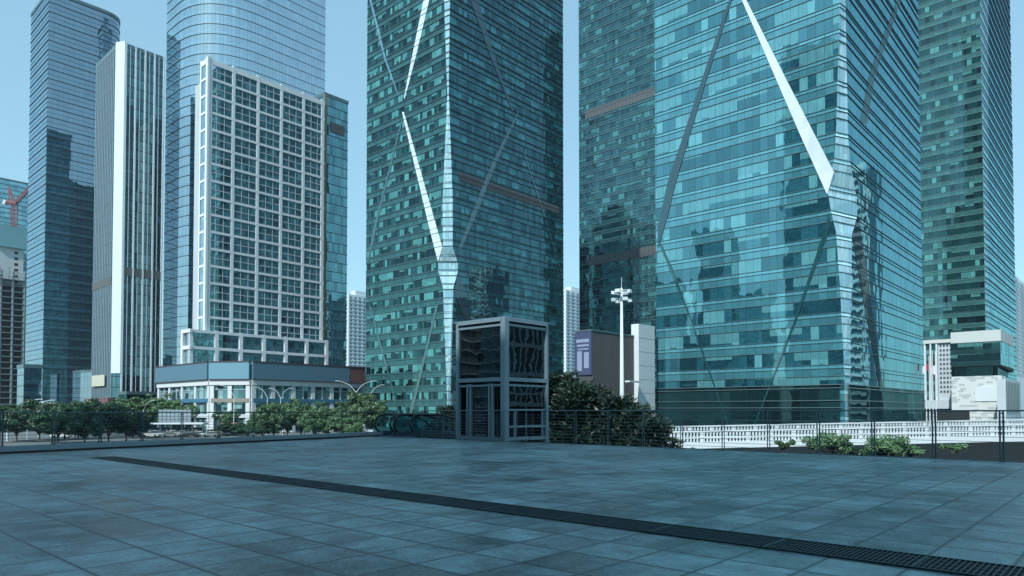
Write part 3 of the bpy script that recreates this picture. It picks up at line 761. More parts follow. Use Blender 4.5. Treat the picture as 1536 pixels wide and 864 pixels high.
for wi, (C0, D, LL, N, nbay, bm_) in enumerate(walls):
    MB().wallbox(C0, D, 0 if wi else 0, LL if wi != 2 else LL * .82, zs + .25, zr - .25, .3, 1.3 + .01 * wi, N).build('signboard', bm_, pod)
    mt = MB(); mt.wallbox(C0, D, 0, LL, zr - .25, zr + .15, .3, 1.4 + .01 * wi, N); mt.wallbox(C0, D, 0, LL, zs, zs + .25, .3, 1.4 + .01 * wi, N); mt.build('sign_trim', maroon, pod)
    if wi == 2: MB().wallbox(C0, D, LL * .82 + .2, LL, zs + .25, zr - .25, .3, 1.25, N).build('signboard', sign_red, pod)
    m = MB()
    z = zs
    ys = [zs - 1.6, zs - 7.2, zs - 12.0]
    m.wallbox(C0, D, 0, LL, zs - 1.6, zs, -.2, .9 + .01 * wi, N)
    m.wallbox(C0, D, 0, LL, zs - 6.6, zs - 5.8, -.2, .5 + .01 * wi, N)
    m.wallbox(C0, D, 0, LL, zs - 11.6, zs - 10.6, -.2, .7 + .01 * wi, N)
    for i in range(nbay + 1):
        x = LL * i / nbay; x = min(max(x, .7), LL - .7); m.wallbox(C0, D, x - .65, x + .65, SZ, zs, -.2, .6, N)
        if wi != 1 and i < nbay: x2 = LL * (i + .5) / nbay; m.wallbox(C0, D, x2 - .15, x2 + .15, zs - 5.8, zs - 1.6, -.2, .3, N)
    m.build('facade_frame', gw, pod)
    for i in range(nbay):
        for (za, zb) in ((zs - 5.8, zs - 1.6), (zs - 10.6, zs - 6.6), (SZ, zs - 11.6)):
            q = MB(); uvwall(q, C0 + N * .05, D, LL * i / nbay + .6, LL * (i + 1) / nbay - .6, za, zb, 13 * i + za); q.build('window', gwr, pod)
    m = MB(); m.wallbox(C0, D, 0.5, LL - .3, zs - 6.9, zs - 5.7, .5, .75 + .01 * wi, N)
    m.build('fascia_band', plain('band_blue', (.05, .17, .27), .6, var=.3, scale=.15) if wi != 1 else plain('band_tan', (.24, .24, .2), .6), pod)
for i, (a, b) in enumerate(((.0, .04), (.3, .34))): pass
MB().poly([p + (cc_ - p).normalized() * 1.2 for p in outl], zr - .7, zr - .3).build('roof', concd, pod)

# ---------------------------------------------------------------- distant apartments
apm = white_paint
def apartment(label, x0, x1, ytop, Y, cols, shade=.0, group=None, fh=3.1, face='B', side=0):
    C0 = P(x0, Y); D = B if face == 'B' else -A
    D = B; LL = run(C0, D, x1); z1 = zat(ytop, Y)
    root = thing('apartment_block', v3(C0, SZ), label, 'apartment block')
    MB().poly([C0, C0 + D * LL, C0 + D * LL + A * 15, C0 + A * 15], SZ, z1).build('wall', apm, root)
    MB().poly([C0 + D * LL * .3 + A * 2, C0 + D * LL * .7 + A * 2, C0 + D * LL * .7 + A * 8, C0 + D * LL * .3 + A * 8], z1, z1 + 4).build('roof_house', apm, root)
    rows_ = int((z1 - zat(560, Y)) / fh); cnt = 0; rest = MB(); cwid = LL / cols
    for j in range(rows_):
        for i in range(cols):
            z = z1 - 3.4 - j * fh; m = MB() if cnt < 100 else rest
            m.wallbox(C0, D, cwid * (i + .28), cwid * (i + .74), z, z + 1.7, -.1, .06, -A)
            if cnt < 100: m.build('window', glw, root)
            cnt += 1
    m = MB()
    for j in range(rows_): z = z1 - 3.9 - j * fh; m.wallbox(C0, D, 0, LL, z, z + .25, 0, .5, -A)
    m.build('balcony_slabs', apm, root)
    # side windows
    for j in range(rows_):
        z = z1 - 3.4 - j * fh
        for i in range(3): rest.wallbox(C0, A, 2 + 4.5 * i, 4 + 4.5 * i, z, z + 1.7, -.1, .06, -B)
    tag(rest.build('window', glw, root), kind='stuff')
    return root
glw = plain('distant_window', (.10, .17, .20), .3, var=.2)
apartment('pale apartment block showing between the grid tower wing and the central tower', 522, 562, 441, 560, 6)
apartment('pale apartment block showing in the gap right of the central tower', 849, 884, 434, 620, 5)
apartment('pale apartment block with balconies at the far right edge behind the green tower', 1522, 1570, 408, 520, 6)

# ---------------------------------------------------------------- construction site at the left edge
Y = 400; c0 = P(-60, Y); lx = run(c0, B, 36)
cs = thing('unfinished_building', v3(c0, SZ), 'unfinished concrete frame building with a teal netted core at the left edge', 'building')
fh = 3.55; ztop = zat(412, 410); m = MB(); k = 0; z = SZ
while z < ztop:
    m.poly([c0, c0 + B * lx, c0 + B * lx + A * 18, c0 + A * 18], z, z + .55); z += fh
m.build('floor_slabs', concd, cs)
MB().poly([c0 + (A + B) * 1.6, c0 + B * (lx - 1.6) + A * 1.6, c0 + B * (lx - 1.6) + A * 16, c0 + B * 1.6 + A * 16], SZ, ztop - 4).build('interior_shade_box', darkvoid, cs)  # dark box put in as the shade between the slabs
m = MB()
for i in range(6):
    for j in (0, 1):
        p = c0 + B * (.6 + (lx - 1.2) * i / 5) + A * (.6 + 14 * j); m.box((p.x, p.y, (SZ + ztop) / 2 + 2), (1.1, 1.1, ztop - SZ + 4), 0)
m.build('columns', concd, cs)
cc0 = c0 + B * lx * .55 + A * 3; 
MB().poly([cc0, cc0 + B * lx * .42, cc0 + B * lx * .42 + A * 12, cc0 + A * 12], SZ, zat(362, 410)).build('core', cream, cs)
nt_p = [cc0 - B * 1.5 - A * 1.5, cc0 + B * (lx * .42 + 1.5) - A * 1.5, cc0 + B * (lx * .42 + 1.5) + A * 14, cc0 + A * 14 - B * 1.5]
MB().poly(nt_p, zat(363, 405), zat(329, 405)).build('netting', plain('teal_netting', (.16, .38, .43), .8, var=.1), cs)
m = MB()
for j in range(6):
    p = cc0 + B * lx * .2; z = zat(372 + 9 * j, 405); m.wallbox(cc0, B, lx * .27, lx * .33, z, z + 1.6, -.1, .06, -A)
m.build('core_openings', darkvoid, cs)
m = MB()
for j in range(3):
    for i in range(8): q = c0 + B * (lx * i / 7) - A * .8; m.box((q.x, q.y, ztop + 2), (.15, .15, 7), 0)
    a, b = c0 - A * .8, c0 + B * lx - A * .8; m.bar(v3(a, ztop - 1 + 2.3 * j), v3(b, ztop - 1 + 2.3 * j), .2)
m.build('scaffold', white_paint, cs)
red = plain('crane_red', (.22, .05, .06), .5)
cr = thing('tower_crane', v3(P(16, 412), zat(330, 412)), 'red luffing tower crane above the teal netted core', 'crane')
def lattice(mb, a, b, wd, n):
    a, b = Vector(a), Vector(b); d = (b - a).normalized(); up = Vector((0, 0, 1)) if abs(d.z) < .8 else Vector((0, 1, 0))
    x = d.cross(up).normalized() * wd / 2; y = x.cross(d).normalized() * wd / 2; L_ = (b - a).length
    cs_ = [x + y, x - y, -x - y, -x + y]
    for c in cs_: mb.bar(a + c, b + c, .32)
    for i in range(n):
        p, q = a + d * L_ * i / n, a + d * L_ * (i + 1) / n
        for k in range(4): mb.bar(p + cs_[k], q + cs_[(k + 1) % 4], .22)
def at(px, py, Y_): p = P(px, Y_); return Vector((p.x, p.y, zat(py, Y_)))
m = MB(); lattice(m, at(16, 340, 412), at(16, 306, 412), 2.4, 6); m.build('mast', red, cr)
m = MB(); lattice(m, at(19, 303, 412), at(43, 278, 411), 1.5, 8); m.build('jib', red, cr)
m = MB(); m.bar(at(3, 303, 412), at(20, 305, 412), 2.2, 1.4); m.build('machinery_deck', red, cr)
m = MB(); m.bar(at(14, 303, 412), at(7, 280, 412), .6); m.bar(at(18, 303, 412), at(7, 280, 412), .4); m.bar(at(8, 303, 412), at(7, 280, 412), .4); m.build('a_frame', red, cr)
m = MB(); m.bar(at(1, 303, 412), at(5, 305, 412), 3, 2.4); m.build('counterweight', cream, cr)
q0 = P(-60, 560); q = [q0, q0 + B * run(q0, B, 60), q0 + B * run(q0, B, 60) + A * 20, q0 + A * 20]
m0 = facade('speckled_far_wall', bay=3, fh=4, sp=(0, .4), sp2=(.4, .5), dark=(.03, .08, .11), mid=(.06, .14, .18), pale=(.3, .42, .48), spc=(.10, .2, .25), rmin=.35)
prism_tower('office_tower', 'distant speckled blue-grey office block behind the red crane', q, zat(263, 570), 4, m0, ((0, .4, .4),))
c = P(35, 255); q = [c, c + B * run(c, B, 62), c + B * run(c, B, 62) + A * 9, c + A * 9]
prism_tower('annex', 'low glass block at the foot of the slab tower beside the unfinished building', q, zat(550, 258), 4, t1m, ((0, .2, .2),), cat='building')

# ---------------------------------------------------------------- brown clad box, white slab, mast
q0 = P(888, 120); ql = run(q0, A, 864); qr = run(q0, B, 962); zt = zat(496, 120)
bb = thing('clad_building', v3(q0, SZ), 'brown corrugated metal box with a purple sign on its narrow end', 'building')
MB().poly([q0, q0 + B * qr, q0 + B * qr + A * ql, q0 + A * ql], SZ, zt).build('wall', brown, bb)
m = MB(); x = .1
while x < qr: m.wallbox(q0, B, x, x + .14, SZ, zt - .2, 0, .12, -A); x += .34
m.build('cladding_ribs', plain('brown_rib', (.13, .14, .145), .5, metal=.3, var=.2), bb)
m = MB(); m.wallbox(q0, B, -.1, qr + .1, zt, zt + .25, -.3, .2, -A); m.wallbox(q0, A, -.1, ql + .1, zt, zt + .25, -.3, .2, -B); m.build('coping', ledge_m, bb)
zb = zat(562, 120)
sgn = MB().wallbox(q0, A, -.1, ql + .1, zb, zt - .1, .02, .3, -B).build('sign', plain('purple_sign', (.05, .065, .14), .5, var=.12), bb)
sw = plain('sign_white', (.24, .30, .42), .5, var=.1)
m = MB()
for (a, b, c_, d_) in ((.1, .9, 508, 513), (.1, .85, 516, 519), (.12, .42, 528, 552), (.55, .85, 526, 556), (.15, .8, 522, 524)):
    m.wallbox(q0, A, ql * a, ql * b, zat(d_, 120), zat(c_, 120), .3, .34, -B)
m.build('sign_marks', sw, sgn)
q1 = P(958.5, 129); w1 = run(q1, B, 982.5)
sl = thing('white_pylon', v3(q1, SZ), 'tall plain white panelled pylon beside the left edge of the wide teal tower', 'pylon')
MB().poly([q1, q1 + B * w1, q1 + B * w1 + A * 1.6, q1 + A * 1.6], SZ, zat(485.5, 129)).build('panel', white_paint, sl)
for i in range(1, 9): z = SZ + (zat(486, 129) - SZ) * i / 9; MB().wallbox(q1, B, 0, w1, z, z + .05, 0, .015, -A).build('joint', concd, sl)
m = MB(); m.bar(at(941, 572, 124), at(959, 573, 128), .9, .28); tag(m.build('canopy_blade', white_paint, sl))

ms = thing('lighting_mast', v3(P(933, 70), SZ), 'tall white floodlight mast rising from the dark trees', 'light mast')
pb0 = P(933, 70)
MB().tube([v3(pb0, SZ), v3(pb0, zat(600, 70)), v3(pb0, zat(432, 70))], [.27, .22, .11], 12).build('pole', white_paint, ms, smooth=True)
MB().tube([v3(pb0, zat(432, 70)), v3(pb0, zat(416, 70))], .025, 6).build('lightning_rod', white_paint, ms)
zc = zat(441, 70); 
MB().tube([(pb0.x + .55 * math.cos(a), pb0.y + .55 * math.sin(a), zc) for a in [2 * math.pi * i / 16 for i in range(17)]], .04, 6).build('ring', white_paint, ms)
for i in range(8):
    a = 2 * math.pi * i / 8 + .2; zz = zc + (.32 if i % 2 else -.5); r = .85
    x, y = pb0.x + r * math.cos(a), pb0.y + r * math.sin(a)
    m = MB(); m.bar((pb0.x, pb0.y, zz + .1), (x, y, zz), .06)
    m.hexa([(x + dx * math.cos(a) - dy * math.sin(a), y + dx * math.sin(a) + dy * math.cos(a), zz - .1 + dz + dx * .15) for dz in (-.18, .14) for dx, dy in ((-.14, -.2), (.16, -.27), (.16, .27), (-.14, .2))])
    m.build('floodlight', white_paint, ms)

# ---------------------------------------------------------------- white cube building on the right
c = P(1503, 200); cl = run(c, A, 1427.5); cr_ = 26
wbd = thing('gallery_building', v3(c, SZ), 'white stone building with a dark glass upper storey overhanging its corner, at right', 'building')
zP1, zP0 = zat(494, 200), zat(511, 200); zg0 = zat(547, 200); zr0 = zat(563, 200)
dk = facade('gallery_glass', bay=2.1, fh=(zP0 - zg0) / 2, off=-((zg0 - SZ) % ((zP0 - zg0) / 2)), sp=(0, .34), sp2=(.34, .37), dark=(.01, .03, .035), mid=(.025, .08, .08), pale=(.10, .28, .28), spc=(.02, .06, .06), rmin=.12, rmax=.6, p=(.5, .85))
stone = plain('white_stone', (.55, .60, .60), .7, var=.08)
def patchstone():
    m, nt = newmat('white_stone_bond'); g = G(nt)
    tc = g.n('ShaderNodeTexCoord').outputs['Object']; sx = g.n('ShaderNodeSeparateXYZ'); g.put(sx.inputs[0], tc)
    h = g.m('SUBTRACT', sx.outputs[0], g.m('MULTIPLY', sx.outputs[1], .35)); iz = g.m('FLOOR', g.m('DIVIDE', sx.outputs[2], .62)); iu = g.m('FLOOR', g.m('DIVIDE', g.m('ADD', h, g.m('MULTIPLY', iz, .9)), 1.5))
    r, _ = g.white(g.xyz(iu, iz, .5)); f = g.m('GREATER_THAN', r, .74)
    c_ = g.mix(f, (.58, .64, .64), (.40, .47, .48)); d = g.n('ShaderNodeBsdfPrincipled'); g.put(d.inputs['Base Color'], c_); d.inputs['Roughness'].default_value = .7
    g.out(d.outputs[0]); return m
bond = patchstone()
MB().poly([c, c + B * cr_, c + B * cr_ + A * cl, c + A * cl], zP0, zP1).build('parapet', cream, wbd)
m = MB(); uvwall(m, c + B * .15 + A * .15, A, 0, cl, zg0, zP0); uvwall(m, c + B * .15 + A * .15, B, 0, cr_, zg0, zP0, 60); m.build('upper_glazing', dk, wbd)
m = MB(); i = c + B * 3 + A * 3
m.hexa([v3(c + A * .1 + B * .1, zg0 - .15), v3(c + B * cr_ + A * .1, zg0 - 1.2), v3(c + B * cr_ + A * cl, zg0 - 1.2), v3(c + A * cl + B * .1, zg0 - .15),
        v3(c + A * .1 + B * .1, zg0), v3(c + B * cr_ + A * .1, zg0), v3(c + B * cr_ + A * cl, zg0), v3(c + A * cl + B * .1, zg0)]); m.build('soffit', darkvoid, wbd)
i = c + B * .3 + A * .9
m = MB(); uvwall(m, i, A, 0, cl - .9, zr0, zg0 - .1, 5); uvwall(m, i, B, 0, 20, zr0, zg0 - .1, 40); m.build('recessed_glazing', base_m, wbd)
MB().poly([c + B * 0, c + B * 8, c + B * 8 + A * cl, c + A * cl], SZ, zr0).build('stone_base', bond, wbd)
s0, za = hit(c, A, 1499, 579); s1, zb = hit(c, A, 1463, 602)
MB().wallbox(c, A, s0, s1, zb, za, 0, .25, -B).build('banner_panel', white_paint, wbd)
m = MB(); m.wallbox(c, A, cl - 4.5, cl + 5, SZ, zat(616, 200), 0, .6, -B); m.build('entrance', darkvoid, wbd)
ws = plain('window_strip', (.05, .09, .10), .3)
# left annex
c = P(1432, 226); al = run(c, A, 1372)
an = thing('annex', v3(c, SZ), 'pale perforated annex with white fins left of the white stone building', 'building')
z1 = zat(513, 230); MB().poly([c, c + B * 15, c + B * 15 + A * al, c + A * al], SZ, z1).build('wall', conc, an)
m = MB(); 
for j in range(11):
    for k in range(4):
        z = z1 - 1.8 - 1.5 * j; m.wallbox(c, A, .6 + k * .95, 1.15 + k * .95, z, z + .75, -.05, .05, -B)
tag(m.build('small_windows', ws, an))
m = MB(); s1 = 4.4
for x in (4.6, 6.3, 8.0, 9.6): m.wallbox(c, A, x, x + .45, zat(600, 226), z1, 0, .5, -B)
m.build('fin', white_paint, an)
m = MB(); uvwall(m, c - B * .04, A, 4.5, al - .2, zat(600, 226), z1 - .8, 0); m.build('glazing', dk, an)
MB().wallbox(c, A, -.2, al + .3, z1 - .5, z1 + .6, -.2, .7, -B).build('roof_edge', stone, an)
MB().wallbox(c, A, 0, al * .7, zat(613, 226), zat(600, 226), 0, 1.5, -B).build('canopy', conc, an)
MB().wallbox(c, A, 0, al * .75, SZ, zat(613, 226), 0, .1, -B).build('entrance', darkvoid, an)
c = P(1509, 190); sd_ = thing('annex', v3(c, SZ), 'striped low block at the right edge below the overhang', 'building')
MB().poly([c, c + B * 30, c + B * 30 + A * 2, c + A * 2], SZ, zat(568, 190)).build('wall', conc, sd_)
m = MB()
for k in range(9): m.wallbox(c, B, 1 + 3 * k, 2.2 + 3 * k, zat(620, 190), zat(572, 190), 0, .15, -A)
m.build('window_strips', ws, sd_)

# ---------------------------------------------------------------- flagpoles
fp = plain('flag_cloth', (.60, .62, .68), .8, var=.1); fred = plain('flag_red', (.35, .05, .07), .8)
for px, yt, nm in ((1389.5, 519, 'white flag with red edge streaming to the left'), (1394.5, 534, 'limp red flag'), (1399.5, 526, 'no flag showing'), (1404, 527, 'pale flag hanging on its left side')):
    lab = {'n': 'bare white flagpole third from the left before the perforated annex'}.get(nm[0], 'flagpole with a ' + nm)
    p = P(px, 150); t = thing('flagpole', v3(p, SZ), lab, 'flagpole', 'flagpoles before the annex')
    MB().tube([v3(p, SZ), v3(p, zat(yt, 150))], [.13, .07], 8).build('pole', white_paint, t)
    if 'streaming' in nm or 'pale' in nm or 'limp' in nm:
        w_, h_ = (2.1, 1.7) if 'stream' in nm else ((1.0, 2.0) if 'pale' in nm else (.5, 1.6)); zt_ = zat(548 if 'limp' not in nm else 545, 150)
        m = MB(); nx = 8
        for th in (0, .02):
            pr = None
            for i in range(nx + 1):
                x = i / nx; xx = p.x - .08 - x * w_; yy = p.y + math.sin(x * 7) * .18 + th; dz = -x * (.9 if 'stream' in nm else .35)
                cur = ((xx, yy, zt_ + dz * 1.0), (xx, yy, zt_ + dz - h_ * (1 - .25 * x)))
                if pr: m.face([pr[0], cur[0], cur[1], pr[1]], mi=1 if (('limp' in nm) or i > nx - 0) else 0)
                pr = cur
        m.build('flag', [fp, fred], t)

# ---------------------------------------------------------------- white footbridge
e0, e1 = Vector((12.0, 60)), Vector((64, 64))
br = thing('footbridge', (e0.x, e0.y, -2), 'white footbridge with a pierced balustrade crossing behind the right railing', 'bridge')
bd = (e1 - e0); BL = bd.length; bd = bd.normalized(); bn = Vector((bd.y, -bd.x))
def bz(s, t): return t + s * .018
def slab(mb, s0, s1, t0, t1, za, zb):
    mb.hexa([v3(e0 + bd * a + bn * t, bz(a, z)) for z in (za, zb) for a, t in ((s0, t1), (s1, t1), (s1, t0), (s0, t0))])
m = MB(); slab(m, 0, BL, -3.2, .1, -2.1, -1.75); slab(m, 0, BL, -.02, .22, -2.12, -1.55); m.build('deck_beam', white_paint, br)
for k, (t0, t1, dz, sc_) in enumerate(((.0, .12, 0, .62), (-3.2, -3.05, .35, .8))):
    m = MB()
    slab(m, 0, BL, t0 - .04, t1 + .04, -.72 + dz, -.60 + dz); slab(m, 0, BL, t0 - .02, t1 + .02, -1.28 + dz * .5, -1.12 + dz * .5)
    m.build('handrail', white_paint, br)
    m = MB(); x = .1; j = 0
    while x < BL:
        slab(m, x, x + (.13 if j % 7 else .34), t0, t1, -1.6, -.72 + dz); x += .29; j += 1
    m.build('balusters', white_paint, br)
m = MB(); slab(m, 0, BL, -2.6, -.5, -1.7, -.80); m.build('planter', darkvoid, br)  # planter in near-black, painted as the shade seen between the balusters
m = MB(); x = 2
for x in (8, 22, 36, 50): 
    p = e0 + bd * x - bn * 1.6; m = MB(); m.box((p.x, p.y, (SZ - 2) / 2), (.9, .9, -SZ - 2)); m.build('pier', concd, br)
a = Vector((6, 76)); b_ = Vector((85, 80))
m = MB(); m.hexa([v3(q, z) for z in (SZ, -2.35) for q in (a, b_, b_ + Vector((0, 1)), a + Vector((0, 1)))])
tag(m.build('shade_wall', darkvoid), 'near-black wall added beneath the white footbridge as its painted shade', 'wall')  # wall added under the bridge, its near-black colour stands for shade

# ---------------------------------------------------------------- glass lift
LC = fr(11.48) + B * .55
lift = thing('glass_lift', v3(LC, -.2), 'glass lift shaft framed in grey steel standing behind the railing', 'lift')
lA, lB_ = 2.72, 2.62; zT = 4.95; zM = 2.42
bluesteel = plain('lift_steel', (.19, .28, .33), .42, metal=.2, var=.08, scale=2)
corners = [(0, 0, .26), (lA, 0, .17), (0, lB_, .17), (lA, lB_, .17)]
for a, b, wd in corners:
    p = LC + A * a + B * b; m = MB(); h = wd / 2; ang2 = math.atan2(A.y, A.x)
    m.box((p.x, p.y, (zT - 1.2) / 2), (wd, wd, zT + 1.2), ang2); 
    m.build('post', bluesteel, lift, bevel=.012)
for C0, D, LL, N in ((LC, A, lA, -B), (LC, B, lB_, -A), (LC + A * lA, B, lB_, A), (LC + B * lB_, A, lA, B)):
    for z0_, z1_, t in ((zT - .12, zT, .16), (zT - .3, zT - .2, .06), (zM - .02, zM + .14, .1), (zM - .22, zM - .14, .05), (-.02, .12, .08)):
        MB().wallbox(C0, D, .08, LL - .08, z0_, z1_, -.06, t, N).build('beam', bluesteel, lift)
MB().poly([LC + (-A - B) * .12, LC + B * (lB_ + .12) - A * .12, LC + (A * (lA + .12)) + B * (lB_ + .12), LC + A * (lA + .12) - B * .12], zT, zT + .06).build('roof', bluesteel, lift)
lg = clearglass('lift_glass', (.16, .24, .27), .17, .0, .006, .01)
for C0, D, LL, N, z0_, z1_ in ((LC, A, lA, -B, zM + .14, zT - .3), (LC, B, lB_, -A, zM + .14, zT - .3), (LC, B, lB_, -A, 1.35, zM - .1),
                       (LC + A * lA, B, lB_, A, .1, zT - .3), (LC + B * lB_, A, lA, B, .1, zT - .3)):
    MB().wallbox(C0, D, .12, LL - .12, z0_, z1_, -.012, .0, N).build('glass_panel', lg, lift)
m = MB()
for x in (.62, .80, 1.9, 2.08): m.wallbox(LC, A, x, x + .08, 0, zM - .1, -.05, .06, -B)
m.build('door_frame', bluesteel, lift)
for x0_, x1_ in ((.88, 1.38), (1.4, 1.9)):
    MB().wallbox(LC, A, x0_, x1_, .05, 2.15, -.1, -.07, -B).build('door', lg, lift)
m = MB()
for z in (.5, 1.18): m.wallbox(LC, B, .1, lB_ - .1, z, z + .09, -.03, .06, -A)
for x in (.55, 2.3): m.wallbox(LC, B, x, x + .07, 0, 1.2, -.03, .05, -A)
m.build('side_frame', bluesteel, lift)
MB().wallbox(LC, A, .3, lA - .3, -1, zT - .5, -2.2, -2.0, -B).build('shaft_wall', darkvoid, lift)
m = MB()
for a in (.5, 2.2): p = LC + A * a + B * 1.9; m.bar(v3(p, -1), v3(p, zT - .3), .08)
p, q = LC + A * .4 + B * 1.7, LC + A * 2.3 + B * 1.7; m.bar(v3(p, 2.7), v3(q, 4.3), .06); m.bar(v3(q, 3.2), v3(p, 3.3), .12)
m.build('guide_rail', steel, lift)
yel = plain('yellow_stripe', (.35, .30, .08), .6)
m = MB()
for k in range(14): m.wallbox(LC, A, .83, .87, .2 + .14 * k, .27 + .14 * k, .055, .062, -B)
m.build('hazard_tape', yel, lift)

# ---------------------------------------------------------------- escalators
esg = clearglass('balustrade_glass', (.72, .84, .86), .07, dirt=.015)
def escalator(sa, sb, label):
    base = fr((sa + sb) / 2); root = thing('escalator', v3(base, 0), label, 'escalator', 'escalators at the back corner of the deck')
    for s_ in (sa, sb):
        p = fr(s_)
        def q(x, z): t = p + B * x; return (t.x, t.y, z)
        prof = [(.35, .18), (.05, .2), (-.16, .34), (-.25, .58), (-.18, .82), (.02, .98), (.3, 1.02), (1.6, 1.02), (2.6, .8), (6.5, -1.6), (9.5, -3.4)]
        MB().tube([q(x, z) for x, z in prof], .06, 8).build('handrail', black, root, smooth=True)
        m = MB(); top = prof[1:]
        n_ = Vector((A.x, A.y)) * .008
        pts = [(x, z) for x, z in top] + [(9.5, -4.3), (6.5, -2.5), (2.6, -.1), (1.6, .12)]
        for sgn_ in (-1, 1): m.face([tuple(Vector(q(x, z)) + Vector((n_.x, n_.y, 0)) * sgn_) for x, z in pts])
        m.build('glass_balustrade', esg, root)
        m = MB(); pr = [(-.05, .12), (1.6, .12), (2.6, -.1), (9.5, -4.3)]
        for (x0, z0_), (x1, z1_) in zip(pr, pr[1:]): m.bar(q(x0, z0_), q(x1, z1_), .22, .26)
        m.build('skirt', steeld, root)
    a, b = fr(sa), fr(sb)
    MB().hexa([v3(t, z) for z in (.002, .02) for t in (a - B * .6, b - B * .6, b + B * 1.6, a + B * 1.6)]).build('landing_plate', steel, root)
    MB().hexa([v3(a + B * 1.6, -.3), v3(b + B * 1.6, -.3), v3(b + B * 9.5, -4.6), v3(a + B * 9.5, -4.6), v3(a + B * 1.6, -.05), v3(b + B * 1.6, -.05), v3(b + B * 9.5, -4.2), v3(a + B * 9.5, -4.2)]).build('steps', steeld, root)
escalator(16.55, 15.78, 'left escalator with black handrails going down beyond the deck corner')
escalator(15.6, 14.8, 'right escalator with black handrails next to the end of the right railing')

# ---------------------------------------------------------------- trees
leaf_a = leafmat('leaves_green', (.025, .08, .045), (.055, .13, .065), (.08, .16, .08))
leaf_b = leafmat('leaves_bright', (.06, .15, .075), (.12, .23, .10), (.16, .28, .13))
leaf_d = leafmat('leaves_dark', (.008, .028, .022), (.02, .05, .035), (.04, .085, .05), .12)
leaf_p = leafmat('leaves_pale', (.09, .20, .09), (.16, .32, .15), (.2, .36, .18))
def leafcloud(mb, c, r, n, sz, rg, flat=1.0, droop=0):
    for _ in range(n):
        while True:
            p = Vector((rg.uniform(-1, 1), rg.uniform(-1, 1), rg.uniform(-1, 1)))
            if p.length < 1: break
        p = p * (p.length ** -.35 if p.length > .01 else 1)
        q = Vector((c[0] + p.x * r, c[1] + p.y * r, c[2] + p.z * r * flat))
        nrm = (p.normalized() + Vector((rg.gauss(0, .6), rg.gauss(0, .6), rg.gauss(.5, .6)))).normalized()
        t = nrm.cross(Vector((rg.uniform(-1, 1), rg.uniform(-1, 1), rg.uniform(-1, 1)))).normalized(); b = nrm.cross(t)
        s = sz * rg.uniform(.55, 1.25)
        mb.face([q - t * s, q - b * s * .5, q + t * s, q + b * s * .5])
def make_tree(name, H, Rr, leafm, nclump, nleaf, sz, seed, trunk_h=.3, label='', cat='tree', group=None, flat=.75, lobes=5):
    rg = random.Random(seed)
    root = thing(name, (0, 0, 0), label, cat, group)
    tr = MB(); lean = Vector((rg.uniform(-.4, .4), rg.uniform(-.4, .4), 0))
    tr.tube([(0, 0, 0), tuple(lean * .4 + Vector((0, 0, H * trunk_h))), tuple(lean + Vector((0, 0, H * .75)))], [H * .022, H * .016, H * .006], 7)
    cr = MB(); zc_ = H * (trunk_h + (1 - trunk_h) * .5); hz = H * (1 - trunk_h) * .5
    main = []
    for k in range(lobes):
        a = 2 * math.pi * k / lobes + rg.uniform(-.5, .5); d = Rr * rg.uniform(.3, .62)
        main.append(Vector((math.cos(a) * d, math.sin(a) * d, zc_ + rg.uniform(-.35, .3) * hz)))
    main.append(Vector((0, 0, zc_ + hz * .5)))
    for mm in main:
        tr.tube([tuple(lean * .4 + Vector((0, 0, H * trunk_h * .9))), tuple(mm * .5 + Vector((0, 0, H * .18))), tuple(mm)], [H * .011, H * .007, H * .003], 5)
    for k in range(nclump):
        mm = rg.choice(main); d = Vector((rg.gauss(0, 1), rg.gauss(0, 1), rg.gauss(0, .8))).normalized() * Rr * rg.uniform(.25, .55)
        leafcloud(cr, mm + Vector((d.x, d.y, d.z * flat)), Rr * rg.uniform(.13, .24), nleaf, sz, rg, .6)
    cr.build('crown', leafm, root); tr.build('trunk', bark, root)
    return root
ordn = ['first', 'second', 'third', 'fourth', 'fifth', 'sixth', 'seventh', 'eighth', 'ninth', 'tenth', 'eleventh', 'twelfth', 'thirteenth', 'fourteenth', 'fifteenth', 'sixteenth']
v1 = [make_tree('broadleaf_tree', 10, 6.0, leaf_a, 120, 105, .31, 11 + k, .14, lobes=7) for k in range(3)]
v2 = [make_tree('broadleaf_tree', 10, 5.4, leaf_b, 100, 105, .29, 31 + k, .12, lobes=7) for k in range(3)]
def place(proto, i, px, Y_, ztop_py, label, group, flatw=1.0):
    p = P(px, Y_); H = zat(ztop_py - 2, Y_) - SZ; sc_ = H / 9.9
    src = proto[i % len(proto)]
    loc = (p.x, p.y, SZ); rz = rnd.uniform(0, 6.28)
    if not src.get('used'):
        src['used'] = 1; src.location = loc; src.rotation_euler = (0, 0, rz); src.scale = (sc_ * flatw, sc_ * flatw, sc_); src['label'] = label; src['category'] = 'tree'; src['group'] = group
        return src
    c = copy_tree(src, loc, rz, label, sc=(sc_ * flatw, sc_ * flatw, sc_)); c['category'] = 'tree'; c['group'] = group
    return c
gl_ = 'green trees below the left railing'
for i, (px, Y_, yt) in enumerate(((26, 156, 612), (60, 166, 603), (88, 150, 606), (118, 176, 600), (128, 148, 612), (164, 156, 606), (190, 160, 612), (152, 180, 602), (200, 176, 622), (98, 172, 602))):
    place(v1, i, px, Y_, yt, f'{ordn[i]} dark green tree from the left in the row below the left railing', gl_, rnd.uniform(.95, 1.2))
for i, (px, Y_, yt) in enumerate(((198, 226, 594), (217, 232, 592), (242, 230, 591), (262, 228, 597), (280, 224, 603), (178, 222, 598))):
    place(v2, i, px, Y_, yt, f'{ordn[i]} rounded tree from the left behind the grey billboards', 'trees behind the billboards', 1.0)
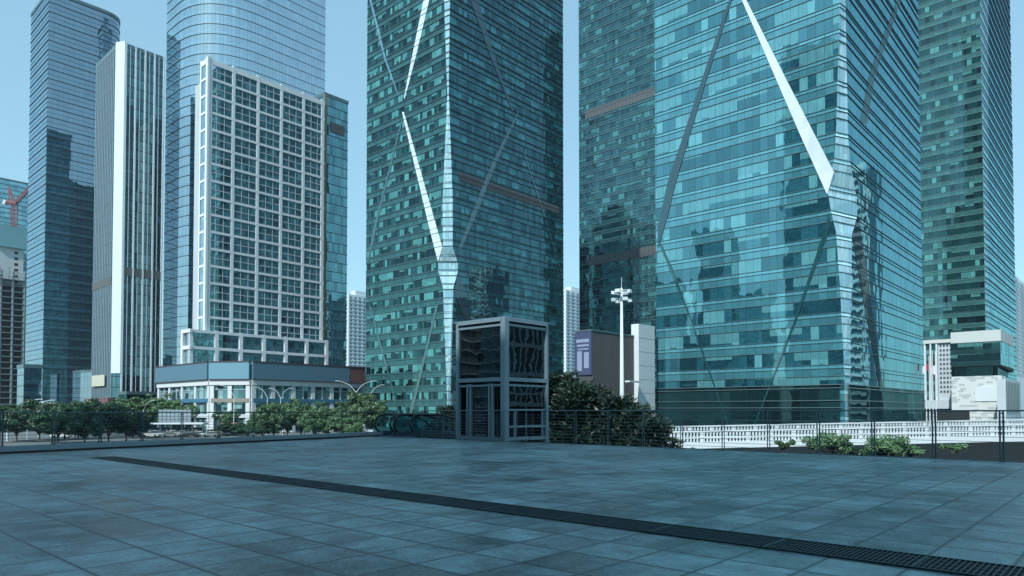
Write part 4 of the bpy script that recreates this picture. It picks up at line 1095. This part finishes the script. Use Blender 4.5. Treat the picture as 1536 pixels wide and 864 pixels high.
for i, (px, Y_, yt) in enumerate(((343, 205, 612), (386, 196, 620), (410, 170, 602), (432, 180, 598), (452, 172, 600), (474, 160, 612), (492, 178, 604), (510, 160, 614), (538, 190, 584), (556, 185, 594), (470, 188, 604), (528, 156, 624))):
    place(v2, i + 1, px, Y_, yt, f'{ordn[i]} light green tree from the left before the shopping podium', 'trees before the shopping podium', rnd.uniform(.78, 1.0))
for i, (px, Y_, yt) in enumerate(((2, 240, 606), (350, 196, 635), (372, 188, 640), (394, 186, 640))):
    place(v1, i, px, Y_, yt, f'{ordn[i]} low dark tree from the left in the gaps between the brighter trees', 'low dark trees', 2.2)

# feathery dark trees right of the lift
def feather_tree(H, Rr, seed, nbr, leafm, sz):
    rg = random.Random(seed); root = thing('feathery_tree', (0, 0, 0), '', 'tree'); cr = MB(); tr = MB()
    tr.tube([(0, 0, 0), (.1, .05, H * .5), (0, .1, H * .95)], [.16, .1, .03], 7)
    for k in range(nbr):
        z = H * rg.uniform(.12, .97); a = rg.uniform(0, 6.283); ln = Rr * (1 - (z / H) ** 2 * .72) * rg.uniform(.6, 1.15)
        d = Vector((math.cos(a), math.sin(a), 0)); rise = rg.uniform(.25, .75)
        pts = [Vector((0, 0, z)) + d * ln * t + Vector((0, 0, rise * ln * t * (1.15 - .55 * t))) for t in (0, .35, .7, 1)]
        tr.tube(pts, [.035, .025, .015, .005], 4, cap=False)
        for j in range(int(46 * ln / 2) + 14):
            t = rg.uniform(.22, 1.06); i = min(int(t * 3), 2); f = t * 3 - i; p = pts[i].lerp(pts[i + 1], f)
            sp_ = .42 * (1.15 - t) + .10
            q = p + Vector((rg.gauss(0, sp_ * .5), rg.gauss(0, sp_ * .5), rg.gauss(0, sp_ * .4)))
            dd = (d + Vector((rg.gauss(0, .5), rg.gauss(0, .5), rg.gauss(.45, .45)))).normalized()
            side = dd.cross(Vector((rg.gauss(0, 1), rg.gauss(0, 1), rg.gauss(0, 1)))).normalized()
            s = sz * rg.uniform(.7, 1.5); cr.face([q - side * s * .22, q + dd * s, q + side * s * .22, q - dd * s * .3])
    cr.build('crown', leafm, root); tr.build('trunk', bark, root); return root
ft = [feather_tree(9, 3.1, 5, 330, leaf_d, .24), feather_tree(9, 2.9, 8, 320, leaf_d, .23)]
fpos = ((838, 44, 538, 'tallest dark feathery tree close behind the lift'), (868, 42, 552, 'second dark feathery tree right of the lift'), (896, 43, 560, 'dark feathery tree before the brown metal box'),
        (926, 41, 575, 'dark feathery tree at the foot of the lighting mast'), (955, 40, 590, 'dark feathery tree before the white pylon'), (980, 38.5, 610, 'lowest dark feathery tree at the right end of the group'),
        (812, 47, 545, 'dark feathery tree half hidden behind the lift'), (700, 52, 596, 'small dark tree seen through the lift'), (668, 56, 596, 'small dark tree left of the lift'))
for i, (px, Y_, yt, lb) in enumerate(fpos):
    p = P(px, Y_); H = zat(yt, Y_) - SZ; s_ = H / 10.0; src = ft[i % 2]; wd_ = s_ * (1.0 if i < 7 else .7)
    if i < 2: src.location = (p.x, p.y, SZ); src.scale = (wd_, wd_, s_); c = src; c['label'] = lb
    else: c = copy_tree(src, (p.x, p.y, SZ), rnd.uniform(0, 6), lb, sc=(wd_, wd_, s_))
    c['group'] = 'dark feathery trees right of the lift'

# shrubs under the right railing
def shrub(px, Y_, r, leafm, label, zb, seed, sz=.065):
    p = P(px, Y_); rg = random.Random(seed); root = thing('shrub', (p.x, p.y, zb), label, 'shrub', 'shrubs outside the right railing')
    m = MB(); st = MB()
    for k in range(int(16 * r / .5)):
        c_ = Vector((p.x + rg.gauss(0, r * .55), p.y + rg.gauss(0, r * .35), zb + r * .4 + rg.uniform(0, r * .6)))
        leafcloud(m, c_, r * .28, 110, sz, rg, .7); st.bar((p.x + rg.uniform(-.1, .1), p.y, zb), tuple(c_), .02)
    m.build('foliage', leafm, root); st.build('stems', bark, root)
shp = ((1247, 28.5, .85, leaf_p, 'bright green round shrub under the railing, left of the others', -.70, 1), (1330, 27.5, .85, leaf_p, 'pale green shrub under the footbridge near the middle of the right railing', -.75, 2),
       (1364, 27.5, .5, leaf_p, 'small pale green shrub right of the paler shrub pair', -.62, 3), (1172, 31, .4, leaf_b, 'little green shrub below the left part of the footbridge', -.55, 4),
       (1110, 29, .40, leaf_d, 'dark low shrub under the start of the footbridge', -1.0, 5), (1290, 29, .6, leaf_d, 'dark thin shrub between two bright shrubs', -1.0, 6),
       (1430, 27, .34, leaf_p, 'tiny bright shrub near the right end of the railing', -.45, 7), (1030, 31, .4, leaf_b, 'small shrub beside the lowest feathery tree', -.9, 8), (1525, 22, .3, leaf_p, 'tiny shrub at the far right edge of the railing', -.9, 9))
for a_ in shp: shrub(a_[0], a_[1], a_[2], a_[3], a_[4], a_[5], a_[6])
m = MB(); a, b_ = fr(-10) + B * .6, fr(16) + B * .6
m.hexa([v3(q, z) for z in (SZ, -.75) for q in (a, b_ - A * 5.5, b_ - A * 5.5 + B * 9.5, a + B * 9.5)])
tag(m.build('planting_bed', plain('shade_dark_soil', (.010, .014, .012), .95, var=.3)), kind='structure')  # bed colour taken near black to carry the shade under the bridge

# ---------------------------------------------------------------- street furniture on the left
def lamp(px, Y_, yt, arms, label, yb=None):
    p = P(px, Y_); zt_ = zat(yt, Y_); root = thing('street_lamp', v3(p, SZ), label, 'street lamp', 'street lamps')
    zj = zt_ - 3.2 if len(arms) > 0 and arms[0][2] == 'Y' else zt_ - .6
    MB().tube([v3(p, SZ), v3(p, zj)], [.14, .09], 8).build('pole', white_paint, root)
    for dx, dz, kind in arms:
        if kind == 'Y': pts = [(p.x, p.y, zj), (p.x + dx * .35, p.y, zj + 1.9), (p.x + dx * .7, p.y, zj + 2.7), (p.x + dx, p.y, zj + 3.1)]
        else: pts = [(p.x, p.y, zj + .3), (p.x + dx, p.y, zj + .3 + dz)]
        MB().tube(pts, [.085, .07, .06, .05][:len(pts)] if len(pts) == 4 else [.11, .08], 6).build('arm', white_paint, root)
        e = pts[-1]; MB().box((e[0] + (.5 if dx > 0 else -.5), e[1], e[2] + .02), (1.0, .3, .12)).build('lamp_head', white_paint, root)
lamp(534, 190, 571, ((4.2, 0, 'Y'), (-4.6, 0, 'Y')), 'tall white street lamp with two curved arms beside the central tower')
lamp(555, 215, 577, ((3.4, 0, 'Y'),), 'white street lamp with one curved arm at the foot of the central tower')
lamp(351, 200, 578, ((-3, 0, 'Y'),), 'slim white street lamp before the white corner of the podium')
lamp(401, 205, 580, ((-3, 0, 'Y'),), 'slim white street lamp left of the bright trees')
lamp(421, 210, 582, ((-2.6, 0, 'Y'), (2.6, 0, 'Y')), 'double-armed street lamp rising between the bright trees')
lamp(42, 170, 600, ((2.6, .5, 'L'), (1.6, -.1, 'L')), 'white post with two slanting lamp arms at the far left')
lamp(59, 178, 602, ((3.0, .6, 'L'), (2.2, -.1, 'L')), 'white post with slanting lamp arms second from the left edge')
lamp(215, 205, 600, ((2.4, 0, 'Y'),), 'thin street lamp among the trees behind the billboards')

billm = plain('billboard_grey', (.24, .33, .38), .6, var=.06)
def billboard(px0, px1, y0, y1, Y_, label):
    p, q = P(px0, Y_), P(px1, Y_); root = thing('billboard', v3(p, SZ), label, 'billboard'); zt_, zb_ = zat(y0, Y_), zat(y1, Y_)
    m = MB(); m.box(((p.x + q.x) / 2, Y_, (zt_ + zb_) / 2), (q.x - p.x, .25, zt_ - zb_)); m.build('panel', billm, root)
    m = MB(); n_ = 8
    for i in range(n_ + 1): m.box((p.x + (q.x - p.x) * i / n_, Y_ - .16, (zt_ + zb_) / 2), (.12, .08, zt_ - zb_ + .1))
    m.build('panel_joints', ledge_m, root)
    for f_ in (.2, .8): MB().box((p.x + (q.x - p.x) * f_, Y_ + .35, (SZ + zb_) / 2 + .5), (.3, .3, zb_ - SZ + 1)).build('post', ledge_m, root)
billboard(238, 287, 614.5, 634, 212, 'large blank grey billboard standing behind the bus shelter roof')
billboard(165, 206, 615.5, 626, 210, 'small blank grey billboard half hidden by the left trees')
p0, p1 = P(219, 205), P(309, 205)
bs = thing('bus_shelter', v3(p0, SZ), 'long white bus shelter with a flat roof and people beneath it', 'shelter')
MB().box(((p0.x + p1.x) / 2, 205, zat(635, 205)), (p1.x - p0.x, 3.6, .5)).build('roof', white_paint, bs)
for i in range(6):
    x = p0.x + 1 + (p1.x - p0.x - 2) * i / 5; MB().box((x, 205.4, (SZ + zat(636, 205)) / 2), (.28, .28, zat(636, 205) - SZ)).build('post', white_paint, bs)
MB().box(((p0.x + p1.x) / 2, 206.4, SZ + 1.4), (p1.x - p0.x - 2, .1, 1.4)).build('back_panel', steeld, bs)
p = P(327, 214); kb_ = thing('kiosk', v3(p, SZ), 'small pale kiosk with a rose roof right of the bus shelter', 'kiosk')
p = P(347, 200); kb_.location = v3(p, SZ); WLOC[kb_.name] = Vector(v3(p, SZ))
MB().box((p.x, p.y, SZ + 1.5), (4.2, 3, 3)).build('wall', white_paint, kb_); MB().box((p.x, p.y, SZ + 3.3), (5.2, 4, .5)).build('roof', plain('rose_roof', (.30, .14, .13), .6), kb_)
MB().box((p.x, p.y - 1.53, SZ + 1.7), (2.6, .06, 1.3)).build('window', glw, kb_)
m = MB(); p = P(7, 150); 
gt2 = thing('gantry', v3(P(12, 160), SZ), 'white gantry post with crossbar at the left edge below the railing', 'gantry')
MB().box((P(12, 160).x, 160, (SZ + zat(637, 160)) / 2), (.3, .3, zat(637, 160) - SZ)).build('post', white_paint, gt2)
a, b_ = P(-10, 160), P(22, 160); MB().box(((a.x + b_.x) / 2, 160, zat(637, 160)), (b_.x - a.x, .35, .35)).build('crossbar', white_paint, gt2)
MB().box(((a.x + b_.x) / 2, 160.1, zat(631, 160)), (b_.x - a.x - 1.5, .25, .9)).build('sign_panel', white_paint, gt2)
for px, Y_, y0, y1, lb, mt in ((113, 168, 630, 639, 'blank grey road sign in front of the left trees', plain('sign_grey', (.14, .17, .21), .6)), (457, 190, 625, 632, 'blank violet-grey road sign before the bright trees', plain('sign_violet', (.12, .14, .18), .6))):
    p = P(px, Y_); r_ = thing('road_sign', v3(p, SZ), lb, 'sign'); hh = zat(y0, Y_) - zat(y1, Y_)
    MB().box((p.x, p.y, (zat(y0, Y_) + zat(y1, Y_)) / 2), (18 * Y_ / F * (1 if px < 200 else .7), .1, hh)).build('panel', mt, r_)
    MB().box((p.x, p.y + .12, (SZ + zat(y1, Y_)) / 2), (.14, .14, zat(y1, Y_) - SZ)).build('post', steeld, r_)

# pole sign with bands (x 427) and planter block
p = P(427, 186); ps = thing('totem_sign', v3(p, SZ), 'narrow white and red totem sign among the bright trees', 'sign')
MB().box((p.x, p.y, SZ + 3.4), (1.1, .5, 6.8)).build('body', white_paint, ps); 
for z in (1.1, 3.6, 5.2): MB().box((p.x, p.y - .27, SZ + z), (.9, .06, .5)).build('band', sign_red, ps)
p = P(541, 178); MBp = MB(); MBp.box((p.x, p.y, SZ + 1.1), (6.5, 1.2, 2.2)); tag(MBp.build('planter', conc), 'pale grey planter wall left of the escalators', 'planter')

# ---------------------------------------------------------------- cars and people
def make_car():
    root = thing('parked_car', (0, 0, 0), '', 'car', 'cars by the bus shelter')
    prof = [(-2.2, .35), (-2.25, .75), (-1.9, .98), (1.1, 1.0), (1.9, .88), (2.22, .65), (2.2, .35)]
    cab = [(-1.75, .97), (-1.25, 1.42), (.35, 1.45), (1.05, .98)]
    m = MB()
    for P_, hw, tw in ((prof, .88, .88),):
        n = len(P_); 
        for i in range(n):
            (x0, z0_), (x1, z1_) = P_[i], P_[(i + 1) % n]; m.face([(x0, -hw, z0_), (x1, -hw, z1_), (x1, hw, z1_), (x0, hw, z0_)])
        m.face([(x, -hw, z) for x, z in P_]); m.face([(x, hw, z) for x, z in P_])
    m.hexa([(-1.2, -.62, 1.40), (.32, -.62, 1.40), (.32, .62, 1.40), (-1.2, .62, 1.40), (-1.15, -.6, 1.47), (.28, -.6, 1.47), (.28, .6, 1.47), (-1.15, .6, 1.47)])
    body = m.build('body', carw, root)
    m = MB(); m.hexa([(-1.8, -.8, .97), (1.1, -.8, .97), (1.1, .8, .97), (-1.8, .8, .97), (-1.22, -.63, 1.41), (.35, -.63, 1.41), (.35, .63, 1.41), (-1.22, .63, 1.41)]); m.build('windows', carg, root)
    for x in (-1.35, 1.4):
        for y in (-.8, .8): MB().tube([(x, y - .1, .33), (x, y + .1, .33)], .33, 12).build('wheel', black, root)
    for y in (-.6, .6): MB().box((2.18, y, .68), (.1, .35, .14)).build('headlight', cream, root)
    return root
carw = plain('car_white', (.55, .6, .62), .3, var=.02); carg = plain('car_glass', (.02, .035, .04), .1); cars_ = plain('car_silver', (.25, .3, .32), .3, metal=.4); card = plain('car_dark', (.03, .04, .05), .3)
c0 = make_car(); cpos = ((228, 186, 0, 'w'), (243, 190, .2, 'w'), (258, 185, 0, 's'), (272, 192, 3.1, 'w'), (288, 186, 0, 'd'), (303, 189, .1, 'w'), (318, 186, 3.1, 's'), (236, 198, 0, 's'), (262, 198, .1, 'w'), (296, 198, 0, 'w'), (205, 188, 0, 'd'), (332, 192, 0, 'd'), (92, 180, .1, 'w'))
cw_ = {'w': 'white', 's': 'silver', 'd': 'dark'}
bodies = {}
for i, (px, Y_, rz, cc) in enumerate(cpos):
    p = P(px, Y_)
    lb = f'{cw_[cc]} car by the bus shelter, {ordn[i]} in the row seen over the kerb' if i < 12 else 'white car parked beneath the far left trees'
    c = c0 if i == 0 else copy_tree(c0, None)
    c.location = v3(p, SZ); c.rotation_euler = (0, 0, rz); c['label'] = lb
    if cc != 'w':
        for k in bpy.data.objects:
            if k.parent == c and k.name.startswith('body'):
                if cc not in bodies: me = k.data.copy(); me.materials.clear(); me.materials.append(cars_ if cc == 's' else card); bodies[cc] = me
                k.data = bodies[cc]
def make_person(seed, cloth):
    rg = random.Random(seed); root = thing('person', (0, 0, 0), '', 'person', 'people under the bus shelter')
    V = [(0, 0, .95), (0, 0, 1.15), (0, 0, 1.42), (0, 0, 1.54), (0, 0, 1.66), (-.1, 0, .9), (-.11, .05, .48), (-.12, 0, .06), (-.12, -.12, .03), (.1, 0, .9), (.12, -.06, .48), (.12, .02, .06), (.12, -.12, .03),
         (-.2, 0, 1.4), (-.25, .03, 1.12), (-.24, -.06, .86), (.2, 0, 1.4), (.25, .02, 1.12), (.24, -.1, .88)]
    E = [(0, 1), (1, 2), (2, 3), (3, 4), (0, 5), (5, 6), (6, 7), (7, 8), (0, 9), (9, 10), (10, 11), (11, 12), (2, 13), (13, 14), (14, 15), (2, 16), (16, 17), (17, 18)]
    Rd = [.14, .13, .15, .06, .11, .09, .065, .045, .04, .09, .065, .045, .04, .06, .045, .035, .06, .045, .035]
    me = bpy.data.meshes.new('person'); me.from_pydata(V, E, []); o = bpy.data.objects.new('body', me); COL.objects.link(o); o.parent = root
    o.modifiers.new('skin', 'SKIN'); me = o.data
    for i, r in enumerate(Rd): me.skin_vertices[0].data[i].radius = (r, r * .8, )
    me.skin_vertices[0].data[0].use_root = True
    s_ = o.modifiers.new('sub', 'SUBSURF'); s_.levels = 1; s_.render_levels = 1
    me.materials.append(cloth); m = MB(); m.tube([(0, 0, 1.6), (0, .01, 1.7), (0, .01, 1.77)], [.1, .115, .05], 8); m.build('hair', black, root)
    return root
pc = [plain('cloth_dark', (.04, .05, .07), .8), plain('cloth_white', (.5, .55, .57), .8), plain('cloth_rose', (.3, .12, .14), .8), plain('cloth_teal', (.08, .17, .2), .8)]
pn = ['dark', 'white', 'rose red', 'grey-blue']
pers = [make_person(i, pc[i]) for i in range(4)]
xs = [246, 251, 256, 262, 268, 273, 277, 283, 288, 294, 299, 305, 312, 318, 323]
for i, px in enumerate(xs):
    Y_ = 200 + (i * 7 % 5) - 1.5; p = P(px, Y_); src = pers[i % 4]
    c = src if i < 4 else copy_tree(src)
    c.location = v3(p, SZ); c.rotation_euler = (0, 0, i * 1.3); c['label'] = f'{ordn[i]} person from the left waiting by the bus shelter, in {pn[i % 4]} clothes'

# ---------------------------------------------------------------- unseen buildings added around the viewpoint for their reflections and shade
q_ = Vector((-SH.x, -SH.y)).normalized(); p_ = Vector((q_.y, -q_.x))
refl_m = facade('office_behind', bay=3.2, fh=3.8, sp=(0, .35), sp2=(.35, .4), dark=(.015, .03, .04), mid=(.05, .09, .11), pale=(.15, .22, .25), spc=(.14, .19, .21), rmin=.1, rmax=.5, line=(.2, .26, .28), lw=.5)
def block(name, label, c_, hw, hd, H, mat=refl_m, d=None, bands=((0, .5, .4),)):
    d = d or p_; n = Vector((-d.y, d.x)); q = [c_ - d * hw - n * hd, c_ + d * hw - n * hd, c_ + d * hw + n * hd, c_ - d * hw + n * hd]
    prism_tower(name, label, q, H, 3.8, mat, bands, led=conc, cat='building')
block('offview_block', 'unseen pale block behind the viewpoint, sized to shade the deck', q_ * -40 + p_ * -14, 30, 12, 52)  # unseen block, sized so its shadow covers the deck
for (x_, y_, hw_, H_, w_) in ((-168, -8, 12, 180, 'by far the tallest'), (-202, 8, 6, 62, 'lowest slim'), (-216, 24, 8, 100, 'broad tall'), (-232, 46, 6, 74, 'slim mid-height'), (-246, 64, 9, 88, 'farthest broad')):
    block('offview_block', f'{w_} grey block off the left edge, mirrored in the wide teal tower', Vector((x_, y_)), hw_, 9, H_, d=A)
block('offview_block', 'unseen low block added off the left edge to darken the near left deck', Vector((-36, -6)), 9, 6, 24, d=B)  # unseen block added to cut skylight from the near left paving
block('offview_block', 'second grey office block off the left edge, mirrored in the wide teal tower', Vector((-150, -90)), 20, 14, 110, d=A)
block('offview_block', 'dark ribbed office block off the right edge, mirrored in the side of the glass lift', Vector((72, 24)), 16, 8, 34, d=A, mat=facade('ribbed_right', bay=1.1, fh=9, sp=(0, .03), sp2=(.03, .04), dark=(.01, .02, .025), mid=(.03, .05, .06), pale=(.07, .1, .12), spc=(.06, .09, .1), rmin=.1, rmax=.5, line=(.55, .62, .66), lw=.35))
def apt(c_, H, lab, w1=14):
    root = thing('apartment_block', v3(c_, SZ), lab, 'apartment block')
    n = 22; m = MB(); m.poly([c_, c_ + A * w1, c_ + A * w1 + B * w1, c_ + B * w1], SZ, H); m.build('wall', white_paint, root)
    m = MB(); z = SZ + 3
    while z < H - 2:
        for D, N in ((A, -B), (B, -A)):
            m.wallbox(c_, D, 1, w1 * .45, z, z + 1.1, 0, 1.4, N); m.wallbox(c_, D, w1 * .55, w1 - 1, z, z + 1.1, 0, 1.4, N)
        z += 3.1
    m.build('balconies', white_paint, root)
    m = MB(); z = SZ + 4.2
    while z < H - 2:
        for D, N in ((A, -B), (B, -A)):
            m.wallbox(c_, D, 1.2, w1 * .43, z, z + 1.8, 0, .1, N); m.wallbox(c_, D, w1 * .57, w1 - 1.2, z, z + 1.8, 0, .1, N)
        z += 3.1
    m.build('windows', glw, root)
apt(Vector((176, 178)), 84, 'white balconied apartment block off the right edge, mirrored in the wide teal tower')
apt(Vector((262, 150)), 62, 'third white balconied apartment block off the right edge, farther out', 26)
apt(Vector((250, 215)), 95, 'fourth white balconied apartment block off the right edge, tallest', 18)
apt(Vector((215, 196)), 70, 'second white balconied apartment block off the right edge, mirrored in the wide teal tower')
for v_ in v1 + v2:
    if 'used' in v_: del v_['used']

# ---------------------------------------------------------------- air
hm, hn = newmat('haze_air'); hg = G(hn)
pv = hg.n('ShaderNodeVolumePrincipled'); pv.inputs['Color'].default_value = (.80, .90, .96, 1); pv.inputs['Density'].default_value = .00010; pv.inputs['Anisotropy'].default_value = .3
ho = hg.n('ShaderNodeOutputMaterial'); hn.links.new(pv.outputs[0], ho.inputs['Volume'])
m = MB(); m.box((0, 260, 125), (1100, 1000, 265)); tag(m.build('haze', hm), kind='stuff')
